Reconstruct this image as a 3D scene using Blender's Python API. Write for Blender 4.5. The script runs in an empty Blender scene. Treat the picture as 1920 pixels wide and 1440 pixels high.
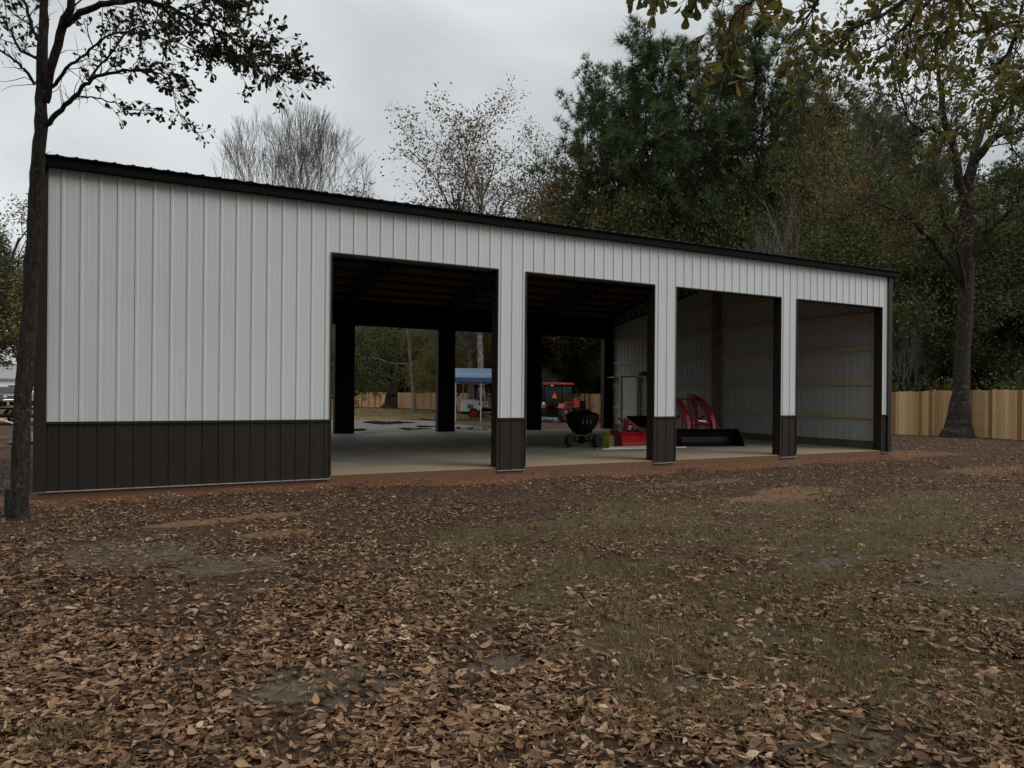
import bpy, math, random
import numpy as np
from mathutils import Vector, Matrix

random.seed(7)
RNG = np.random.default_rng(11)
SC = bpy.context.scene
COL = SC.collection
rad = math.radians

# ------------------------------------------------------------------ camera
FPX, YAW, ROLL = 1339.26, rad(27.70), rad(0.473)
CAM = np.array([1.208, -11.728, 1.341])
PX0, PY0 = 960.0, 740.0
_R = np.array([math.cos(YAW), -math.sin(YAW), 0.0])
_U = np.array([0.0, 0.0, 1.0])
_F = np.array([math.sin(YAW), math.cos(YAW), 0.0])
CR = _R * math.cos(ROLL) + _U * math.sin(ROLL)
CU = _U * math.cos(ROLL) - _R * math.sin(ROLL)
cam_d = bpy.data.cameras.new('camera')
cam = bpy.data.objects.new('camera', cam_d)
COL.objects.link(cam)
cam.matrix_world = Matrix(((CR[0], CU[0], -_F[0], CAM[0]), (CR[1], CU[1], -_F[1], CAM[1]),
                           (CR[2], CU[2], -_F[2], CAM[2]), (0, 0, 0, 1)))
cam_d.sensor_width = 36.0
cam_d.lens = 36.0 * FPX / 1920.0
cam_d.shift_y = 20.0 / 1920.0
cam_d.clip_start = 0.05
cam_d.clip_end = 2000.0
SC.camera = cam

# ------------------------------------------------------------------ world, sun, exposure
SUN_EL, SUN_AZ = rad(42), rad(140)          # azimuth clockwise from +Y
world = bpy.data.worlds.new('World')
SC.world = world
world.use_nodes = True
wn, wl = world.node_tree.nodes, world.node_tree.links
bg = wn['Background']
sky = wn.new('ShaderNodeTexSky')
sky.sky_type = 'NISHITA'
sky.sun_disc = False
sky.sun_elevation = SUN_EL
sky.sun_rotation = SUN_AZ
tc = wn.new('ShaderNodeTexCoord')
sep = wn.new('ShaderNodeSeparateXYZ')
wl.new(tc.outputs['Generated'], sep.inputs[0])


def wmath(op, a, b=None, c=None):
    n = wn.new('ShaderNodeMath')
    n.operation = op
    for i, v in enumerate((a, b, c)):
        if v is None:
            continue
        if isinstance(v, (int, float)):
            n.inputs[i].default_value = v
        else:
            wl.new(v, n.inputs[i])
    return n.outputs[0]


zc = wmath('MAXIMUM', sep.outputs[2], 0.0)
den = wmath('ADD', zc, 0.22)
comb = wn.new('ShaderNodeCombineXYZ')
wl.new(wmath('DIVIDE', sep.outputs[0], den), comb.inputs[0])
wl.new(wmath('DIVIDE', sep.outputs[1], den), comb.inputs[1])
nz = wn.new('ShaderNodeTexNoise')
nz.inputs['Scale'].default_value = 0.85
nz.inputs['Detail'].default_value = 5.0
nz.inputs['Roughness'].default_value = 0.52
nz.inputs['Distortion'].default_value = 0.4
wl.new(comb.outputs[0], nz.inputs['Vector'])
ramp = wn.new('ShaderNodeValToRGB')
ramp.color_ramp.elements[0].position = 0.34
ramp.color_ramp.elements[0].color = (2.9, 3.12, 3.28, 1)
ramp.color_ramp.elements[1].position = 0.66
ramp.color_ramp.elements[1].color = (6.3, 6.52, 6.58, 1)
wl.new(nz.outputs['Fac'], ramp.inputs[0])
hi = wmath('SMOOTH_MIN', wmath('MULTIPLY_ADD', wmath('MAXIMUM', wmath('SUBTRACT', zc, 0.45), 0.0), 2.4, 0.0), 0.85, 0.2)
grad = wmath('ADD', wmath('MULTIPLY_ADD', zc, -0.22, 1.10), hi)     # sky above the frame brightened to lift ground and wall
vm = wn.new('ShaderNodeVectorMath')
vm.operation = 'SCALE'
wl.new(ramp.outputs[0], vm.inputs[0])
wl.new(grad, vm.inputs['Scale'])
mx = wn.new('ShaderNodeMix')
mx.data_type = 'RGBA'
mx.inputs[0].default_value = 0.95
wl.new(sky.outputs[0], mx.inputs[6])
wl.new(vm.outputs[0], mx.inputs[7])
wl.new(mx.outputs[2], bg.inputs['Color'])
bg.inputs['Strength'].default_value = 0.12

sun_d = bpy.data.lights.new('sun', 'SUN')
sun_d.energy = 1.3
sun_d.angle = rad(32)
sun_d.color = (1.0, 0.97, 0.92)
sun = bpy.data.objects.new('sun', sun_d)
COL.objects.link(sun)
sun.location = (0, -30, 40)
_sd = Vector((math.sin(SUN_AZ) * math.cos(SUN_EL), math.cos(SUN_AZ) * math.cos(SUN_EL), math.sin(SUN_EL)))
sun.rotation_euler = _sd.to_track_quat('Z', 'Y').to_euler()

SC.view_settings.view_transform = 'Standard'
SC.view_settings.look = 'None'
SC.view_settings.exposure = 0.18
SC.view_settings.gamma = 1.0
SC.view_settings.use_curve_mapping = False
SC.render.engine = 'CYCLES'
SC.cycles.max_bounces = 6
SC.cycles.diffuse_bounces = 4
SC.cycles.glossy_bounces = 3
SC.cycles.transmission_bounces = 4
SC.cycles.transparent_max_bounces = 8
SC.cycles.use_denoising = True
SC.cycles.sample_clamp_indirect = 4.0


# ------------------------------------------------------------------ helpers
def smooth(a, b, x):
    t = np.clip((np.asarray(x, float) - a) / (b - a), 0, 1)
    return t * t * (3 - 2 * t)


_H = RNG.random((64, 64))


def vnoise(x, y, s=1.0):
    x = np.asarray(x, float) * s
    y = np.asarray(y, float) * s
    xi, yi = np.floor(x).astype(int), np.floor(y).astype(int)
    fx, fy = x - xi, y - yi
    fx, fy = fx * fx * (3 - 2 * fx), fy * fy * (3 - 2 * fy)
    g = lambda i, j: _H[i % 64, j % 64]
    return (g(xi, yi) * (1 - fx) + g(xi + 1, yi) * fx) * (1 - fy) + (g(xi, yi + 1) * (1 - fx) + g(xi + 1, yi + 1) * fx) * fy


def fbm(x, y, s=1.0):
    return vnoise(x, y, s) * .55 + vnoise(np.asarray(x) + 9.3, np.asarray(y) + 4.1, s * 2.1) * .3 + vnoise(np.asarray(x) + 3.7, np.asarray(y) + 17.9, s * 4.7) * .15


def gz(x, y):
    """ground height"""
    x = np.asarray(x, float)
    y = np.asarray(y, float)
    z = -0.135 - 0.13 * smooth(0.5, 9, -y)
    z = z - 0.035 * smooth(4, -1, x) * smooth(-3, 0, y)
    z = z - 0.15 * smooth(4, 12, y) * smooth(20, 29, x)
    z = z - 0.05 * smooth(14, 30, y)
    z = z + 0.05 * (fbm(x, y, .35) - .5) * smooth(0, 2.0, np.maximum(np.maximum(-y, y - 13), np.maximum(-x, x - 18.5)))
    return z


def at(px, py, Z):
    """photo pixel at forward distance Z -> world point"""
    a = (px - PX0) / FPX
    b = -(py - PY0) / FPX
    return CAM + Z * (_F + a * CR + b * CU)


def on_ground(px, py):
    a = (px - PX0) / FPX
    b = -(py - PY0) / FPX
    d = _F + a * CR + b * CU
    z = -0.15
    for _ in range(8):
        p = CAM + d * ((z - CAM[2]) / d[2])
        z = float(gz(p[0], p[1]))
    return p


def ground_at(px, Z):
    a = (px - PX0) / FPX
    p = CAM + Z * (_F + a * _R)
    return np.array([p[0], p[1], float(gz(p[0], p[1]))])


def empty(name, loc=(0, 0, 0), rz=0.0, s=1.0):
    o = bpy.data.objects.new(name, None)
    o.empty_display_size = 0.3
    COL.objects.link(o)
    o.location = loc
    o.rotation_euler = (0, 0, rz)
    o.scale = (s, s, s)
    return o


def tag(o, label=None, cat=None, group=None, kind=None):
    if label:
        o['label'] = label
    if cat:
        o['category'] = cat
    if group:
        o['group'] = group
    if kind:
        o['kind'] = kind
    return o


def link(name, me, parent=None):
    o = bpy.data.objects.new(name, me)
    COL.objects.link(o)
    if parent is not None:
        o.parent = parent
    return o


def np_mesh(name, verts, faces, mat, rnd=None, smooth_shade=False):
    """verts (N,3); faces: list of int arrays (M,k)"""
    me = bpy.data.meshes.new(name)
    verts = np.ascontiguousarray(verts, dtype=np.float32)
    me.vertices.add(len(verts))
    me.vertices.foreach_set('co', verts.ravel())
    loops = np.concatenate([f.ravel() for f in faces]).astype(np.int32)
    tot = np.concatenate([np.full(len(f), f.shape[1], np.int32) for f in faces])
    start = np.concatenate([[0], np.cumsum(tot)[:-1]]).astype(np.int32)
    me.loops.add(len(loops))
    me.loops.foreach_set('vertex_index', loops)
    me.polygons.add(len(tot))
    me.polygons.foreach_set('loop_start', start)
    me.polygons.foreach_set('loop_total', tot)
    me.polygons.foreach_set('use_smooth', np.full(len(tot), smooth_shade))
    if rnd is not None:
        a = me.attributes.new('rnd', 'FLOAT', 'POINT')
        a.data.foreach_set('value', np.ascontiguousarray(rnd, dtype=np.float32))
    me.update(calc_edges=True)
    me.validate()
    if mat is not None:
        me.materials.append(mat)
    return me


class MB:
    """collects simple shapes, built as ONE mesh object"""

    def __init__(self, M=None):
        self.v, self.f = [], []
        self.M = M if M is not None else Matrix.Identity(4)

    def add(self, vs, fs, M=None):
        n = len(self.v)
        T = self.M @ M if M is not None else self.M
        self.v += [tuple(T @ Vector(p)) for p in vs]
        self.f += [tuple(i + n for i in f) for f in fs]
        return self

    def box(self, a, b, M=None):
        x0, y0, z0 = a
        x1, y1, z1 = b
        vs = [(x0, y0, z0), (x1, y0, z0), (x1, y1, z0), (x0, y1, z0), (x0, y0, z1), (x1, y0, z1), (x1, y1, z1), (x0, y1, z1)]
        return self.add(vs, [(0, 3, 2, 1), (4, 5, 6, 7), (0, 1, 5, 4), (1, 2, 6, 5), (2, 3, 7, 6), (3, 0, 4, 7)], M)

    def bar(self, p, q, w, h=None, up=(0, 0, 1)):
        """rectangular bar from p to q"""
        h = h or w
        p, q = Vector(p), Vector(q)
        d = (q - p).normalized()
        u = Vector(up)
        if abs(d.dot(u)) > .98:
            u = Vector((0, 1, 0))
        s = d.cross(u).normalized()
        t = s.cross(d)
        vs = []
        for c in (p, q):
            for a, b in ((-1, -1), (1, -1), (1, 1), (-1, 1)):
                vs.append(c + s * (a * w / 2) + t * (b * h / 2))
        return self.add(vs, [(0, 3, 2, 1), (4, 5, 6, 7), (0, 1, 5, 4), (1, 2, 6, 5), (2, 3, 7, 6), (3, 0, 4, 7)])

    def tube(self, pts, r, n=8, cap=True):
        rs = r if isinstance(r, (list, tuple)) else [r] * len(pts)
        pts = [Vector(p) for p in pts]
        base = len(self.v)
        prev = None
        for i, p in enumerate(pts):
            d = (pts[min(i + 1, len(pts) - 1)] - pts[max(i - 1, 0)]).normalized()
            if prev is None:
                a = Vector((0, 0, 1)) if abs(d.z) < .9 else Vector((1, 0, 0))
                prev = d.cross(a).normalized()
            s = (prev - d * prev.dot(d)).normalized()
            prev = s
            t = d.cross(s)
            for k in range(n):
                th = 2 * math.pi * k / n
                self.v.append(tuple(self.M @ (p + (s * math.cos(th) + t * math.sin(th)) * rs[i])))
        for i in range(len(pts) - 1):
            for k in range(n):
                a = base + i * n + k
                b = base + i * n + (k + 1) % n
                self.f.append((a, b, b + n, a + n))
        if cap:
            self.f.append(tuple(base + k for k in range(n))[::-1])
            e = base + (len(pts) - 1) * n
            self.f.append(tuple(e + k for k in range(n)))
        return self

    def lathe(self, prof, n=20, M=None, cap=True):
        """prof: (r, z) points round the local z axis"""
        vs, fs = [], []
        for r, z in prof:
            for k in range(n):
                th = 2 * math.pi * k / n
                vs.append((r * math.cos(th), r * math.sin(th), z))
        for i in range(len(prof) - 1):
            for k in range(n):
                a, b = i * n + k, i * n + (k + 1) % n
                fs.append((a, b, b + n, a + n))
        if cap:
            fs.append(tuple(range(n))[::-1])
            fs.append(tuple((len(prof) - 1) * n + k for k in range(n)))
        return self.add(vs, fs, M)

    def prism(self, poly, h0, h1, axis='y'):
        """polygon in the plane normal to axis, extruded from h0 to h1"""
        vs = []
        for h in (h0, h1):
            for a, b in poly:
                vs.append({'y': (a, h, b), 'x': (h, a, b), 'z': (a, b, h)}[axis])
        n = len(poly)
        fs = [tuple(range(n)), tuple(range(n, 2 * n))[::-1]]
        for i in range(n):
            j = (i + 1) % n
            fs.append((i, i + n, j + n, j))
        return self.add(vs, fs)

    def build(self, name, mat, parent=None, bevel=0.0, shade=False):
        me = bpy.data.meshes.new(name)
        me.from_pydata(self.v, [], self.f)
        import bmesh
        bm = bmesh.new()
        bm.from_mesh(me)
        bmesh.ops.recalc_face_normals(bm, faces=bm.faces)
        bm.to_mesh(me)
        bm.free()
        if shade:
            me.polygons.foreach_set('use_smooth', [True] * len(me.polygons))
        me.materials.append(mat)
        o = link(name, me, parent)
        if bevel:
            m = o.modifiers.new('bevel', 'BEVEL')
            m.width = bevel
            m.segments = 2
            m.limit_method = 'ANGLE'
        return o


def copy_tree(o, parent=None):
    c = o.copy()
    COL.objects.link(c)
    if parent is not None:
        c.parent = parent
    for ch in list(o.children):
        copy_tree(ch, c)
    return c


# ------------------------------------------------------------------ materials
def new_mat(name):
    m = bpy.data.materials.new(name)
    m.use_nodes = True
    return m, m.node_tree.nodes, m.node_tree.links, m.node_tree.nodes['Principled BSDF']


def pm(name, c1, c2=None, scale=6.0, rough=.6, rough2=None, bump=0.0, bscale=None, metal=0.0, spec=.5, stretch=(1, 1, 1), detail=5.0, lo=.35, hi=.65, coat=0.0):
    m, N, L, b = new_mat(name)
    b.inputs['Roughness'].default_value = rough
    b.inputs['Metallic'].default_value = metal
    b.inputs['Specular IOR Level'].default_value = spec
    b.inputs['Coat Weight'].default_value = coat
    c2 = c2 or tuple(v * .78 for v in c1)
    t = N.new('ShaderNodeTexCoord')
    mp = N.new('ShaderNodeMapping')
    mp.inputs['Scale'].default_value = stretch
    L.new(t.outputs['Object'], mp.inputs[0])
    n = N.new('ShaderNodeTexNoise')
    n.inputs['Scale'].default_value = scale
    n.inputs['Detail'].default_value = detail
    n.inputs['Roughness'].default_value = .6
    L.new(mp.outputs[0], n.inputs['Vector'])
    r = N.new('ShaderNodeValToRGB')
    r.color_ramp.elements[0].position = lo
    r.color_ramp.elements[0].color = (*c2, 1)
    r.color_ramp.elements[1].position = hi
    r.color_ramp.elements[1].color = (*c1, 1)
    L.new(n.outputs['Fac'], r.inputs[0])
    L.new(r.outputs[0], b.inputs['Base Color'])
    if rough2 is not None:
        mr = N.new('ShaderNodeMapRange')
        mr.inputs['From Min'].default_value = lo
        mr.inputs['From Max'].default_value = hi
        mr.inputs['To Min'].default_value = rough2
        mr.inputs['To Max'].default_value = rough
        L.new(n.outputs['Fac'], mr.inputs[0])
        L.new(mr.outputs[0], b.inputs['Roughness'])
    if bump:
        n2 = N.new('ShaderNodeTexNoise')
        n2.inputs['Scale'].default_value = bscale or scale * 4
        n2.inputs['Detail'].default_value = 4
        L.new(mp.outputs[0], n2.inputs['Vector'])
        bp = N.new('ShaderNodeBump')
        bp.inputs['Strength'].default_value = bump
        bp.inputs['Distance'].default_value = .02
        L.new(n2.outputs['Fac'], bp.inputs['Height'])
        L.new(bp.outputs[0], b.inputs['Normal'])
    return m


def leaf_mat(name, stops, rough=.5, trans=.3, spec=.12):
    m, N, L, b = new_mat(name)
    a = N.new('ShaderNodeAttribute')
    a.attribute_name = 'rnd'
    r = N.new('ShaderNodeValToRGB')
    els = r.color_ramp.elements
    while len(els) < len(stops):
        els.new(.5)
    for e, (p, c) in zip(els, stops):
        e.position = p
        e.color = (*c, 1)
    L.new(a.outputs['Fac'], r.inputs[0])
    L.new(r.outputs[0], b.inputs['Base Color'])
    b.inputs['Roughness'].default_value = rough
    b.inputs['Specular IOR Level'].default_value = spec
    if trans:
        tr = N.new('ShaderNodeBsdfTranslucent')
        L.new(r.outputs[0], tr.inputs['Color'])
        mix = N.new('ShaderNodeMixShader')
        mix.inputs[0].default_value = trans
        L.new(b.outputs[0], mix.inputs[1])
        L.new(tr.outputs[0], mix.inputs[2])
        L.new(mix.outputs[0], N['Material Output'].inputs['Surface'])
    return m


def bark_mat(name, c1, c2, lichen=None, amount=.5, lscale=7.0):
    m, N, L, b = new_mat(name)
    t = N.new('ShaderNodeTexCoord')
    mp = N.new('ShaderNodeMapping')
    mp.inputs['Scale'].default_value = (1, 1, .3)
    L.new(t.outputs['Object'], mp.inputs[0])
    n = N.new('ShaderNodeTexNoise')
    n.inputs['Scale'].default_value = 26
    n.inputs['Detail'].default_value = 6
    n.inputs['Roughness'].default_value = .7
    L.new(mp.outputs[0], n.inputs['Vector'])
    r = N.new('ShaderNodeValToRGB')
    r.color_ramp.elements[0].position = .38
    r.color_ramp.elements[0].color = (*c2, 1)
    r.color_ramp.elements[1].position = .62
    r.color_ramp.elements[1].color = (*c1, 1)
    L.new(n.outputs['Fac'], r.inputs[0])
    out = r.outputs[0]
    if lichen:
        n3 = N.new('ShaderNodeTexNoise')
        n3.inputs['Scale'].default_value = lscale
        n3.inputs['Detail'].default_value = 5
        n3.inputs['Roughness'].default_value = .65
        L.new(t.outputs['Object'], n3.inputs['Vector'])
        r3 = N.new('ShaderNodeValToRGB')
        r3.color_ramp.elements[0].position = 1 - amount - .06
        r3.color_ramp.elements[0].color = (0, 0, 0, 1)
        r3.color_ramp.elements[1].position = 1 - amount + .06
        r3.color_ramp.elements[1].color = (1, 1, 1, 1)
        L.new(n3.outputs['Fac'], r3.inputs[0])
        mx_ = N.new('ShaderNodeMix')
        mx_.data_type = 'RGBA'
        L.new(r3.outputs[0], mx_.inputs[0])
        L.new(out, mx_.inputs[6])
        mx_.inputs[7].default_value = (*lichen, 1)
        out = mx_.outputs[2]
    L.new(out, b.inputs['Base Color'])
    b.inputs['Roughness'].default_value = .9
    b.inputs['Specular IOR Level'].default_value = .2
    bp = N.new('ShaderNodeBump')
    bp.inputs['Strength'].default_value = .8
    bp.inputs['Distance'].default_value = .03
    L.new(n.outputs['Fac'], bp.inputs['Height'])
    L.new(bp.outputs[0], b.inputs['Normal'])
    return m


M = {}
M['white_metal'] = pm('white_metal', (.535, .552, .545), (.505, .522, .515), .5, rough=.38, bump=.02, bscale=2.5, stretch=(1, 1, .6))
M['brown_metal'] = pm('brown_metal', (.024, .0185, .015), (.019, .015, .012), 1, rough=.45, spec=.25, stretch=(3, 3, .5))
M['black_metal'] = pm('black_metal', (.006, .0055, .0055), (.004, .004, .004), 3, rough=.6, spec=.06)
M['drip'] = pm('drip_metal', (.30, .29, .28), (.22, .2, .19), 8, rough=.45)
M['roof_metal'] = pm('roof_metal', (.014, .012, .012), (.010, .009, .009), 3, rough=.5, spec=.3)
M['lumber'] = pm('lumber', (.52, .41, .27), (.42, .32, .20), 5, rough=.75, stretch=(1, .25, 6), bump=.1)
M['purlin'] = pm('purlin_wood', (.24, .15, .10), (.15, .095, .065), 5, rough=.8, stretch=(.3, 4, 4))
M['treated'] = pm('treated_wood', (.12, .115, .065), (.08, .075, .04), 6, rough=.8)
M['truss'] = pm('truss_steel', (.010, .008, .008), (.007, .006, .006), 6, rough=.7, spec=.1)
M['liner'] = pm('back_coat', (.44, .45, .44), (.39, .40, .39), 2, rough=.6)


def slab_mat():
    m, N, L, b = new_mat('slab_concrete')
    t = N.new('ShaderNodeTexCoord')
    s = N.new('ShaderNodeSeparateXYZ')
    L.new(t.outputs['Object'], s.inputs[0])
    n = N.new('ShaderNodeTexNoise')
    n.inputs['Scale'].default_value = .9
    n.inputs['Detail'].default_value = 7
    n.inputs['Roughness'].default_value = .6
    L.new(t.outputs['Object'], n.inputs['Vector'])
    r = N.new('ShaderNodeValToRGB')
    r.color_ramp.elements[0].position = .3
    r.color_ramp.elements[0].color = (.19, .172, .128, 1)
    r.color_ramp.elements[1].position = .7
    r.color_ramp.elements[1].color = (.30, .27, .205, 1)
    L.new(n.outputs['Fac'], r.inputs[0])
    # tracked-in sand along the front edge
    w = N.new('ShaderNodeMath')
    w.operation = 'MULTIPLY_ADD'
    L.new(n.outputs['Fac'], w.inputs[0])
    w.inputs[1].default_value = 2.2
    L.new(s.outputs[1], w.inputs[2])
    mr = N.new('ShaderNodeMapRange')
    mr.interpolation_type = 'SMOOTHSTEP'
    mr.inputs['From Min'].default_value = .9
    mr.inputs['From Max'].default_value = 2.6
    mr.inputs['To Min'].default_value = .9
    mr.inputs['To Max'].default_value = 0
    L.new(w.outputs[0], mr.inputs[0])
    m1 = N.new('ShaderNodeMix')
    m1.data_type = 'RGBA'
    L.new(mr.outputs[0], m1.inputs[0])
    L.new(r.outputs[0], m1.inputs[6])
    m1.inputs[7].default_value = (.32, .225, .13, 1)
    # clay splashed on the edge faces
    mr2 = N.new('ShaderNodeMapRange')
    mr2.inputs['From Min'].default_value = -.012
    mr2.inputs['From Max'].default_value = -.004
    mr2.inputs['To Min'].default_value = 1
    mr2.inputs['To Max'].default_value = 0
    L.new(s.outputs[2], mr2.inputs[0])
    m2 = N.new('ShaderNodeMix')
    m2.data_type = 'RGBA'
    L.new(mr2.outputs[0], m2.inputs[0])
    L.new(m1.outputs[2], m2.inputs[6])
    m2.inputs[7].default_value = (.12, .055, .027, 1)
    L.new(m2.outputs[2], b.inputs['Base Color'])
    b.inputs['Roughness'].default_value = .65
    n2 = N.new('ShaderNodeTexNoise')
    n2.inputs['Scale'].default_value = 40
    L.new(t.outputs['Object'], n2.inputs['Vector'])
    bp = N.new('ShaderNodeBump')
    bp.inputs['Strength'].default_value = .1
    L.new(n2.outputs['Fac'], bp.inputs['Height'])
    L.new(bp.outputs[0], b.inputs['Normal'])
    return m


M['slab'] = slab_mat()
M['fence'] = leaf_mat('fence_wood', [(0, (.25, .145, .060)), (.3, (.41, .250, .115)), (.7, (.52, .335, .165)), (1, (.62, .43, .24))], rough=.8, trans=0)
M['fence_rail'] = pm('fence_rail_wood', (.36, .25, .13), (.27, .18, .09), 5, rough=.8)
M['red_paint'] = pm('red_paint', (.48, .010, .010), (.42, .009, .009), 4, rough=.5, spec=.3)
M['dark_red'] = pm('dark_red_paint', (.30, .012, .014), (.24, .010, .012), 6, rough=.45, coat=.1)
M['orange_red'] = pm('tractor_paint', (.31, .026, .013), (.25, .020, .011), 4, rough=.4, coat=.1)
M['rubber'] = pm('rubber', (.022, .022, .022), (.014, .014, .014), 12, rough=.85, bump=.2)
M['black_plastic'] = pm('black_plastic', (.005, .005, .005), (.0035, .0035, .0035), 6, rough=.5, spec=.16)
M['yellow'] = pm('yellow_plastic', (.23, .22, .024), (.19, .18, .02), 5, rough=.45)
M['steel'] = pm('bright_steel', (.55, .55, .55), (.42, .42, .42), 12, rough=.35, metal=.8)
M['white_trim'] = pm('white_trim', (.72, .70, .66), (.6, .58, .54), 5, rough=.4)
M['white_paint'] = pm('white_paint', (.72, .72, .70), (.66, .66, .64), 4, rough=.35, coat=.2)
M['grey_paint'] = pm('grey_paint', (.14, .14, .145), (.11, .11, .11), 5, rough=.5)
M['blue_metal'] = pm('blue_metal', (.105, .17, .255), (.09, .145, .22), 2, rough=.45, stretch=(6, .3, .3))
M['blue_trim'] = pm('blue_trim', (.025, .06, .14), (.02, .05, .12), 2, rough=.4)
M['galv'] = pm('galvanised', (.42, .42, .41), (.33, .33, .32), 10, rough=.45, metal=.3)
M['smv'] = pm('safety_orange', (.85, .10, .02), (.80, .09, .018), 6, rough=.5)
M['door'] = pm('door_paint', (.50, .51, .46), (.45, .46, .42), 3, rough=.45)
M['house_white'] = pm('house_siding', (.72, .72, .70), (.66, .66, .64), 3, rough=.6)
M['shingle'] = pm('shingles', (.30, .30, .30), (.23, .23, .235), 8, rough=.85)
M['brown_wall'] = pm('brown_siding', (.030, .020, .015), (.022, .015, .011), 4, rough=.7, stretch=(5, 5, .5))
M['truck_silver'] = pm('silver_paint', (.34, .36, .38), (.30, .32, .34), 3, rough=.3, metal=.4, coat=.4)
M['truck_blue'] = pm('dark_blue_paint', (.03, .045, .08), (.025, .04, .07), 3, rough=.3, coat=.4)
M['chrome'] = pm('chrome', (.7, .7, .7), (.6, .6, .6), 6, rough=.2, metal=1)
M['stick'] = pm('stick_bark', (.05, .037, .028), (.025, .02, .016), 20, rough=.9, bump=.3)


def glass_mat(name, col, rough=.06):
    m, N, L, b = new_mat(name)
    b.inputs['Base Color'].default_value = (*col, 1)
    b.inputs['Roughness'].default_value = rough
    b.inputs['Specular IOR Level'].default_value = .6
    n = N.new('ShaderNodeTexNoise')
    n.inputs['Scale'].default_value = 1.5
    t = N.new('ShaderNodeTexCoord')
    L.new(t.outputs['Object'], n.inputs['Vector'])
    bp = N.new('ShaderNodeBump')
    bp.inputs['Strength'].default_value = .02
    L.new(n.outputs['Fac'], bp.inputs['Height'])
    L.new(bp.outputs[0], b.inputs['Normal'])
    return m


M['window_glass'] = glass_mat('window_glass', (.03, .035, .035))


def clear_glass():
    m, N, L, b = new_mat('clear_glass')
    b.inputs['Base Color'].default_value = (.012, .02, .014, 1)
    b.inputs['Specular IOR Level'].default_value = .25
    b.inputs['Roughness'].default_value = .06
    b.inputs['Alpha'].default_value = .72
    return m


M['cab_glass'] = clear_glass()
M['puddle'] = glass_mat('puddle_water', (.03, .024, .018), .03)

LM = {}
LM['litter'] = leaf_mat('litter_leaves', [(0, (.019, .010, .006)), (.18, (.063, .033, .019)), (.42, (.145, .079, .044)), (.68, (.250, .147, .083)), (.88, (.345, .22, .130)), (1, (.48, .37, .25))], rough=.65, trans=0)
LM['grass'] = leaf_mat('grass_leaves', [(0, (.105, .086, .034)), (.4, (.185, .146, .064)), (.7, (.26, .195, .098)), (1, (.36, .27, .15))], rough=.8, trans=.25)
LM['near_green'] = leaf_mat('near_leaves', [(0, (.020, .026, .012)), (.5, (.034, .042, .018)), (.85, (.06, .055, .022)), (1, (.10, .065, .025))], rough=.45, trans=.25)
LM['overhang'] = leaf_mat('overhang_leaves', [(0, (.060, .066, .016)), (.45, (.105, .105, .026)), (.72, (.15, .135, .034)), (.9, (.19, .145, .036)), (1, (.21, .12, .036))], rough=.5, trans=.5, spec=.25)
LM['pine'] = leaf_mat('pine_leaves', [(0, (0.033, 0.050, 0.021)), (.4, (0.064, 0.093, 0.036)), (.75, (0.113, 0.145, 0.055)), (1, (0.173, 0.170, 0.069))], rough=.7, trans=.2)
LM['evergreen'] = leaf_mat('evergreen_leaves', [(0, (0.028, 0.040, 0.015)), (.35, (0.054, 0.073, 0.025)), (.65, (0.096, 0.120, 0.044)), (.9, (0.147, 0.158, 0.060)), (1, (0.192, 0.170, 0.069))], rough=.65, trans=.25)
LM['olive'] = leaf_mat('olive_leaves', [(0, (0.058, 0.066, 0.021)), (.35, (0.109, 0.111, 0.034)), (.65, (0.179, 0.166, 0.055)), (.9, (0.243, 0.195, 0.069)), (1, (0.294, 0.189, 0.081))], rough=.65, trans=.35)
LM['brown'] = leaf_mat('brown_leaves', [(0, (.075, .060, .024)), (.4, (.135, .092, .040)), (.75, (.19, .110, .050)), (1, (.24, .13, .06))], rough=.65, trans=.35)
LM['yellowish'] = leaf_mat('yellowish_leaves', [(0, (.10, .092, .03)), (.5, (.18, .148, .052)), (1, (.25, .18, .07))], rough=.65, trans=.35)
BM = {}
BM['grey'] = bark_mat('grey_bark', (.085, .075, .062), (.035, .030, .025), (.17, .165, .145), .42, 5)
BM['dark'] = bark_mat('dark_bark', (.055, .043, .034), (.022, .017, .014))
BM['near'] = bark_mat('near_bark', (.046, .036, .028), (.012, .010, .008), (.085, .08, .066), .38, 17)
BM['lichen'] = bark_mat('lichen_bark', (.045, .036, .029), (.016, .013, .011), (.10, .09, .072), .38, 8)
BM['pale'] = bark_mat('pale_bark', (.20, .175, .145), (.11, .095, .078), (.30, .28, .24), .45, 4)
BM['twig'] = bark_mat('twig_bark', (.15, .13, .115), (.10, .085, .075))


# ------------------------------------------------------------------ leaves and branches in bulk
def frames(d, roll=None):
    """rotation matrices whose x axis is d, with a random roll"""
    n = len(d)
    d = d / (np.linalg.norm(d, axis=1, keepdims=True) + 1e-9)
    up = np.tile([0.0, 0.0, 1.0], (n, 1))
    up[np.abs(d[:, 2]) > .95] = [1, 0, 0]
    s = np.cross(up, d)
    s /= np.linalg.norm(s, axis=1, keepdims=True) + 1e-9
    t = np.cross(d, s)
    if roll is None:
        roll = RNG.uniform(0, 2 * np.pi, n)
    c, q = np.cos(roll)[:, None], np.sin(roll)[:, None]
    s, t = s * c + t * q, t * c - s * q
    return np.stack([d, s, t], axis=2)


T_DIAMOND = (np.array([[0, 0, 0], [.45, .27, .05], [1, 0, 0], [.45, -.27, .05]]), [np.array([[0, 1, 2, 3]])])
T_OBOV = (np.array([[0, 0, 0], [.35, .10, .02], [.70, .25, .05], [.92, .20, .03], [1, 0, -.04], [.92, -.20, .03], [.70, -.25, .05], [.35, -.10, .02], [.55, 0, -.02]]),
          [np.array([[0, 1, 8], [1, 2, 8], [2, 3, 8], [3, 4, 8], [4, 5, 8], [5, 6, 8], [6, 7, 8], [7, 0, 8]])])


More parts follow.
